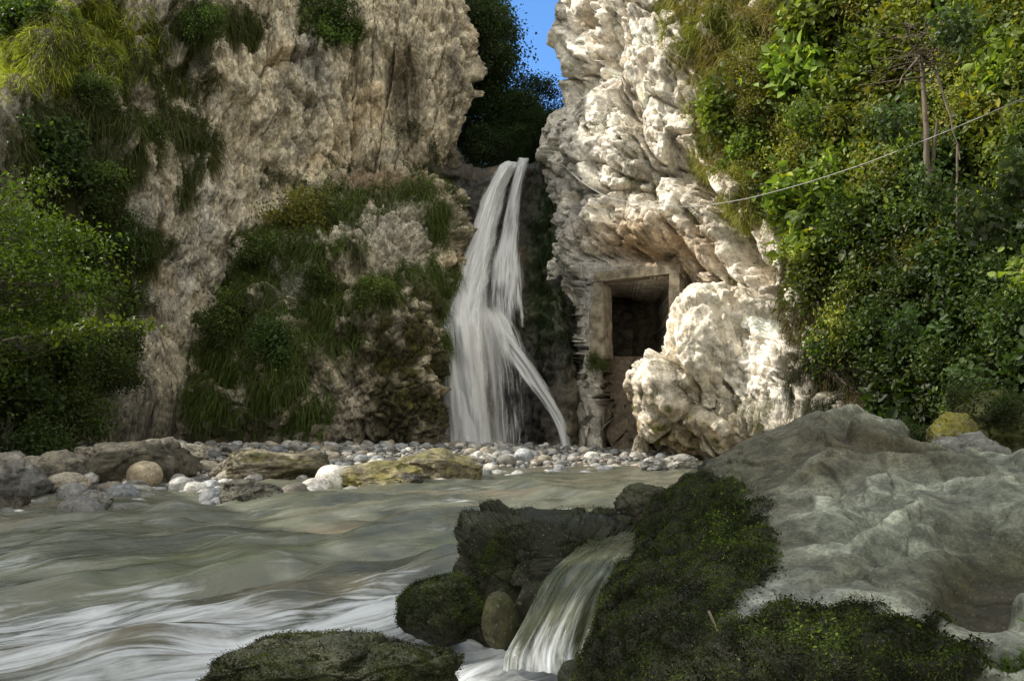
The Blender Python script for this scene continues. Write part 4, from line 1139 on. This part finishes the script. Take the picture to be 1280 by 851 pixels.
# mossy rocks standing in the stream
def moss_on(o_, n, size, colr, lo=-.2, seed=1, label=None, bright=.12, zmin=-9):
    me = o_.data; nv = len(me.vertices)
    v = np.empty(nv * 3, np.float32); me.vertices.foreach_get('co', v); v = v.reshape(-1, 3).astype(float)
    nn = np.empty(nv * 3, np.float32); me.vertices.foreach_get('normal', nn); nn = nn.reshape(-1, 3).astype(float)
    r = np.random.default_rng(seed)
    wgt = sstep(lo - .3, lo + .3, nn[:, 2] + 1.0 * fbm(v * 5, 4, seed)) * (v[:, 2] > zmin) * (nn[:, 1] < .6)
    return moss_leaves(o_, v, nn, wgt, n, size, colr, r, seed, bright, label)
def moss_leaves(o_, v, nn, wgt, n, size, colr, r, seed, bright, label):
    k = r.choice(len(v), size=n, p=wgt / wgt.sum())
    w1, _, _ = worley(v * 11 + fbm(v * 6, 2, 1128)[..., None] * .5, 1129)
    cl0 = (.5 * fbm(v * 5, 3, seed + 1) + .75 * (.48 - w1))[k]
    c = v[k] + r.normal(size=(n, 3)) * size * .8 + nn[k] * (size * (-.3 + 1.0 * np.maximum(cl0, 0) + .5 * r.random(n)))[:, None]
    cc = np.ones((n, 3)) * np.asarray(colr) * (.3 + 1.3 * sstep(-.25, .3, cl0))[:, None]
    cc = np.where((r.random(n) < bright)[:, None], cc * A(2.0, 1.9, 1.2), cc)
    V, F, C1 = leaf_geo(c, size, cc, .5, r, .45, nrm=nn[k] * .8)
    return obj('moss', new_mesh('moss', V, F, C1, smooth=False), M['moss'], o_, label=label)
MS = (.034, .048, .011)
mr = rock('dark moss covered rock in the middle of the stream', 560, 630, 812, 790, 4.5, 1040, (.026, .023, .013), .55, facets=4, sq=.38, rough=.13, chip=.16, moss=.5, mossc=(.018, .022, .007), bury=.35, sub=7)
moss_on(mr, 34000, .0085, MS, -.3, 3)
mr = rock('dark rock behind the moss covered rock touching the big boulder', 770, 604, 850, 660, 5.2, 1041, (.07, .065, .045), .8, facets=7, rough=.25, moss=.2, mossc=(.04, .045, .015))
mr = rock('low mossy rock left of the small cascade', 494, 722, 606, 792, 4.1, 1042, (.026, .027, .012), .8, facets=5, rough=.22, moss=.5, mossc=(.02, .027, .007), bury=.3)
moss_on(mr, 20000, .008, (.036, .050, .011), -.1, 4)
mr = rock('small round mossy stone beside the small cascade', 602, 740, 644, 796, 3.9, 1043, (.075, .07, .03), .9, facets=2, rough=.12, moss=.4, mossc=(.06, .062, .016), bury=.3)
mr = rock('moss topped rock cut by the bottom edge', 238, 808, 570, 900, 2.75, 1044, (.05, .05, .03), .6, facets=4, sq=.7, rough=.16, moss=.5, mossc=(.03, .034, .012), bury=.4, sub=7, chip=.12)
moss_on(mr, 46000, .0062, (.032, .042, .011), -.1, 6)
mr = rock('small wet mossy stone in the foam under the cascade', 698, 826, 742, 870, 3.0, 1045, (.03, .035, .018), .9, facets=3, rough=.2, bury=.3)

moss_on(bank, 9000, .030, (.05, .062, .014), -.6, 8)
for (a, b, rp, d_, lb) in [(1262, 512, 26, 6.3, 'small leafy shrub on the mossy bank at the right edge'), (1205, 500, 20, 7.2, 'small dark shrub behind the yellow moss stone'), (1140, 545, 22, 7.4, 'small shrub low behind the huge boulder'), (1090, 535, 20, 8.5, 'low dark shrub just over the crest of the huge boulder')]:
    put_shrub(SHK[2], P(a, b + rp * .4, d_), rp * d_ / FPX, lb)
# the big boulder in the foreground on the right
bc = [715, 760, 850, 940, 1040, 1110, 1170, 1290, 1450, 1620]
def brow(ys, ds, xs=None):
    return [P(a, b, d_) for a, b, d_ in zip(xs or bc, ys, ds)]
rows = [
    [A(p_[0], p_[1], -.7) for p_ in brow([900] * 10, [2.9, 2.7, 2.4, 2.2, 2.05, 2, 2, 1.95, 1.9, 1.9])],
    brow([905, 885, 880, 880, 880, 880, 880, 880, 880, 880], [3.0, 2.8, 2.55, 2.35, 2.2, 2.15, 2.1, 2.05, 2, 2], [722, 735, 820, 920, 1040, 1110, 1170, 1290, 1450, 1620]),
    brow([840, 800, 765, 750, 745, 750, 755, 760, 770, 780], [3.25, 3.1, 2.95, 2.8, 2.7, 2.6, 2.5, 2.4, 2.3, 2.3], [728, 748, 828, 925, 1040, 1110, 1170, 1290, 1450, 1620]),
    brow([790, 735, 690, 672, 665, 668, 672, 675, 680, 690], [3.6, 3.6, 3.5, 3.4, 3.3, 3.2, 3.05, 2.9, 2.8, 2.8], [745, 770, 840, 930, 1040, 1110, 1170, 1290, 1450, 1620]),
    brow([740, 680, 635, 605, 585, 592, 612, 612, 610, 610], [3.9, 4.0, 4.0, 4.0, 3.95, 3.85, 3.65, 3.4, 3.3, 3.2], [768, 795, 850, 935, 1040, 1110, 1175, 1290, 1450, 1620]),
    brow([700, 642, 590, 554, 519, 527, 558, 566, 560, 555], [4.3, 4.5, 4.6, 4.7, 4.7, 4.6, 4.3, 4.0, 3.8, 3.7], [790, 820, 872, 945, 1040, 1108, 1178, 1290, 1450, 1620]),
]
rows.append([p_ + A(.05, .5, -.16) for p_ in rows[-1]])
rows.append([A(p_[0] + .1, p_[1] + .8, -.6) for p_ in rows[-2]])
big = Patch(rows, [16, 60, 80, 86, 90, 24, 20], [20, 46, 60, 66, 50, 46, 66, 50, 20])
p = big.g.copy(); px, py = big.pp()
q = np.stack([p[..., 0] * .8 - p[..., 2] * 1.2, p[..., 1], p[..., 2] * 1.3 + p[..., 0] * .35], -1)
d = fbm(p * 1.1, 3, 1101) * .11 + fbm(q * A(1.2, 1.5, 4), 3, 1105, ridged=True) * .018
f1, f2, _ = worley(q * A(1.6, 1.6, 3.2) + fbm(p * 2, 3, 1111)[..., None] * .6, 1113)
d -= sstep(.08, .0, f2 - f1) * .02
wq = q + np.stack([fbm(p * 1.7, 3, 1141), fbm(p * 1.7, 3, 1142), fbm(p * 1.7, 3, 1143)], -1) * .35
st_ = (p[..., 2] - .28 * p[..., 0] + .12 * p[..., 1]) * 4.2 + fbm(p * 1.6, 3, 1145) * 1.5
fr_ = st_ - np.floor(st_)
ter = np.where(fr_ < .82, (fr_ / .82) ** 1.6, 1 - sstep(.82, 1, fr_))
d += (ter - .5) * .09 * sstep(960, 1060, px) * sstep(-.3, .15, fbm(p * 1.3, 3, 1147))
d += facet(wq * A(1.0, 1.0, 1.6), 1148, .9, .15, .05) * .022
d += fbm(p * 7, 3, 1115) * .012 + fbm(p * 22, 3, 1119) * .006 + fbm(p * 50, 2, 1120) * .003
d -= blob(px, py, 1260, 700, 95, 60, -10, .5) * .16
d -= np.clip(blob(px, py, 1100, 690, 150, 8, -22, .7), 0, 1) * .05
mossm = np.clip(blob(px, py, 850, 725, 112, 140, 25, .35) + blob(px, py, 1010, 815, 225, 68, 4, .35) + blob(px, py, 775, 800, 110, 110, 0, .4), 0, 1)
mn = fbm(p * 6, 5, 1121)
mossm = np.clip(sstep(.3, .7, mossm + mn * .75), 0, 1)
mossm *= 1 - blob(px, py, 960, 735, 60, 14, -35, .5)
mc1, _, _ = worley(p * 11 + fbm(p * 6, 2, 1128)[..., None] * .5, 1129)
d += mossm * (.02 + (.5 - mc1) * .032 + .025 * fbm(p * 6, 3, 1125))
big.push(d); big.renorm()
p = big.g
cb = np.ones(p.shape) * A(.20, .205, .185)
n = fbm(q * A(1, 1.2, 2.6), 5, 1131)
cb = mixc(cb, (.46, .47, .44), sstep(.05, .4, n))
cb = mixc(cb, (.50, .52, .49), sstep(.25, .5, fbm(wq * A(1.6, 2, 9), 5, 1151)) * .8)
cb = mixc(cb, (.095, .09, .07), sstep(.05, .45, -n) * .9)
cb = mixc(cb, (.30, .33, .30), blob(px, py, 1170, 640, 150, 60, -15, .7) * sstep(-.3, .2, n) * .7)
cb = mixc(cb, (.36, .38, .40), blob(px, py, 960, 745, 130, 28, 12, .6) * .7)
cb = mixc(cb, (.11, .10, .07), blob(px, py, 950, 600, 110, 60, 0, .7) * .6)
cb = mixc(cb, (.60, .62, .58), sstep(.65, .95, ter) * sstep(940, 1060, px) * .55)  # light on the ridges painted in as pale colour
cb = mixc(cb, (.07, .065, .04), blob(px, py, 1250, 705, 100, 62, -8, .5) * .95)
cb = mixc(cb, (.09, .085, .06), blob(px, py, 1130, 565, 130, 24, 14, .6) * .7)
cb = mixc(cb, (.12, .105, .08), blob(px, py, 1040, 560, 150, 40, 0, .8) * sstep(-.25, .15, n) * .75)
cb = np.clip(cb * 1.25 - .04, .03, 1) * A(.74, .765, .675)
cb = mixc(cb, (.016, .017, .007), mossm)
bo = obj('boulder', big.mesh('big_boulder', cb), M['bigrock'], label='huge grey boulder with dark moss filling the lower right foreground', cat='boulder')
r_ = np.random.default_rng(1200)
vv = p.reshape(-1, 3); nn = big.n.reshape(-1, 3)
ar = np.linalg.norm(np.cross(np.gradient(p, axis=0), np.gradient(p, axis=1)), axis=-1)
ww = (mossm * ar * (np.arange(p.shape[0])[:, None] < p.shape[0] - 45)).ravel()
mo = moss_leaves(bo, vv, nn, ww, 130000, .0085, (.036, .050, .012), r_, 1210, .05, None)
ws = (blob(px, py, 1000, 775, 90, 40, 0, .6) + blob(px, py, 1180, 810, 60, 40, 0, .6) + blob(px, py, 905, 650, 40, 40, 0, .6) + blob(px, py, 950, 700, 26, 20, 0, .6)).ravel() * ww
moss_leaves(bo, vv, nn, ws, 9000, .012, (.05, .075, .015), r_, 1220, .2, 'brighter leafy tufts in the moss')
# grass blades at the lower right corner
p_, n_ = big.sample(blob(px, py, 1280, 835, 30, 22, 0, .5), 90, r_)
obj('grass', grass_mesh('grass', p_, n_ * .4 + A(0, 0, .6), np.full(90, .07), np.ones((90, 3)) * A(.08, .14, .02), 8, .0035, .5, .6, .9, r_), M['grass'], kind='stuff', label='small bright grass tuft in the lower right corner', cat='grass')
# twig on the moss
tw_ = P(885, 764, 2.7)
obj('twig', new_mesh('twig', *tube(catmull(np.array([P(886, 764, 2.66), P(897, 788, 2.57), P(905, 800, 2.53), P(918, 817, 2.47), P(932, 833, 2.42)]) - tw_, [6] * 4), .0045, .003, ns=6)), M['deadwood'], label='thin bent twig lying on the dark moss of the huge boulder', cat='twig', loc=tw_)

# small cascade between the mossy rock and the big boulder
sc_rows = [[(735, 668, 4.75), (765, 664, 4.75), (800, 660, 4.75), (840, 655, 4.8)],
           [(715, 690, 4.35), (750, 684, 4.35), (790, 676, 4.35), (825, 672, 4.4)],
           [(680, 724, 4.05), (715, 712, 4.0), (755, 703, 3.98), (790, 702, 4.0)],
           [(654, 775, 3.82), (686, 762, 3.74), (722, 752, 3.7), (765, 755, 3.72)],
           [(632, 815, 3.72), (660, 812, 3.62), (700, 812, 3.55), (745, 815, 3.55)],
           [(628, 835, 3.7), (656, 838, 3.55), (700, 842, 3.45), (745, 842, 3.45)]]
g = catmull(np.array([[P(*c_) for c_ in r__] for r__ in sc_rows]), [16, 20, 26, 26, 8])
g = catmull(g.transpose(1, 0, 2), [24, 24, 24]).transpose(1, 0, 2)
nr, nc = g.shape[:2]
U = np.broadcast_to(np.linspace(0, .55, nc)[None], (nr, nc)); Vv = np.concatenate([[0], np.cumsum(np.linalg.norm(np.diff(g[:, nc // 2], axis=0), axis=1))])[:, None] * np.ones((1, nc))
g = g + A(-.1, -.25, .3) * (fbm(np.stack([U * 14, Vv * .9, U * 0], -1), 3, 1300) * .10)[..., None]
fo_ = sstep(.2, .9, Vv / Vv.max()) * .15 + sstep(.8, .98, Vv / Vv.max()) * .5 + .02
cw2 = np.ones(g.shape) * A(.05, .058, .028)
obj('small_cascade', new_mesh('small_cascade', g.reshape(-1, 3), grid_faces(nr, nc), cw2.reshape(-1, 3), uv=np.stack([Vv * 1.3, U * 1.15], -1).reshape(-1, 2), extra={'foam': fo_.ravel()}), M['water'], kind='structure', label='small glassy cascade pouring between the mossy rock and the huge boulder', cat='cascade')

# loose stones on the bar: the 290 largest in view are single, the rest is gravel
r_ = np.random.default_rng(1400)
PEB = []
for i in range(10):
    p_, f_, c_ = rock_mesh('river_stone', (1, r_.uniform(.75, 1), r_.uniform(.5, .75)), 1410 + i, 4, r_.uniform(.08, .16), int(r_.integers(2, 6)), .92, colr=[(.27, .27, .26), (.32, .31, .29), (.22, .235, .25), (.44, .43, .39), (.27, .24, .19)][i % 5], fine=.03, chip=.06)
    me = new_mesh('river_stone', p_, f_, c_); me.materials.append(M['stone']); PEB.append(me)
cand = []
def bar_pt():
    while True:
        y = r_.uniform(7, 23); x = r_.uniform(-12, 4)
        s_ = y - np.interp(x, WLX, WLY)
        if s_ < -.35: continue
        a, b = proj(A(x, y, .4))
        if -20 < a < 880: return x, y, s_
while len(cand) < 6500:
    x, y, s_ = bar_pt()
    sz = r_.lognormal(math.log(.042), .62); sz = min(sz, .17)
    if s_ < 2 and x < -1: sz *= 1.25
    cand.append((x, y, sz))
cand.sort(key=lambda c_: -c_[2] / c_[1])
for i, (x, y, sz) in enumerate(cand[:290]):
    o = bpy.data.objects.new('river_stone', PEB[i % 10]); COL.objects.link(o)
    z = float(ground_z(np.array([x]), np.array([y]))[0])
    o.location = (x, y, z + sz * .25); o.rotation_euler = (r_.normal() * .2, r_.normal() * .2, r_.uniform(0, 6.28)); o.scale = (sz, sz, sz)
    lb = ('rounded river stone lying among the boulders left of the waterfall', 'stones among the left boulders') if proj(A(x, y, .4))[0] < 430 else ('rounded river stone on the bright gravel before the waterfall', 'stones on the gravel before the waterfall')
    tag(o, lb[0], 'stone', lb[1])
v0, f0 = ico(2)
parts = []
for (x, y, sz) in cand[290:]:
    z = float(ground_z(np.array([x]), np.array([y]))[0])
    an = r_.uniform(0, 6.28); ca, sa = math.cos(an), math.sin(an)
    vv = v0 * A(1, r_.uniform(.65, 1), r_.uniform(.45, .75)) * sz * (1 + fbm(v0 * 1.2 + r_.uniform(-9, 9, 3), 2, 5) * .25)[:, None]
    vv = np.stack([vv[:, 0] * ca - vv[:, 1] * sa, vv[:, 0] * sa + vv[:, 1] * ca, vv[:, 2]], -1) + A(x, y, z + sz * .25)
    c0 = np.array([(.26, .26, .25), (.32, .31, .29), (.21, .225, .235), (.44, .43, .39), (.27, .23, .18)][r_.integers(5)]) * r_.uniform(.5, 1.3)
    parts.append((vv, f0, np.broadcast_to(c0, vv.shape)))
obj('gravel', new_mesh('gravel', *join(parts)), M['gravel'], kind='stuff', label='small grey and pale pebbles covering the gravel bar', cat='gravel')
print('script time', time.time() - T0)
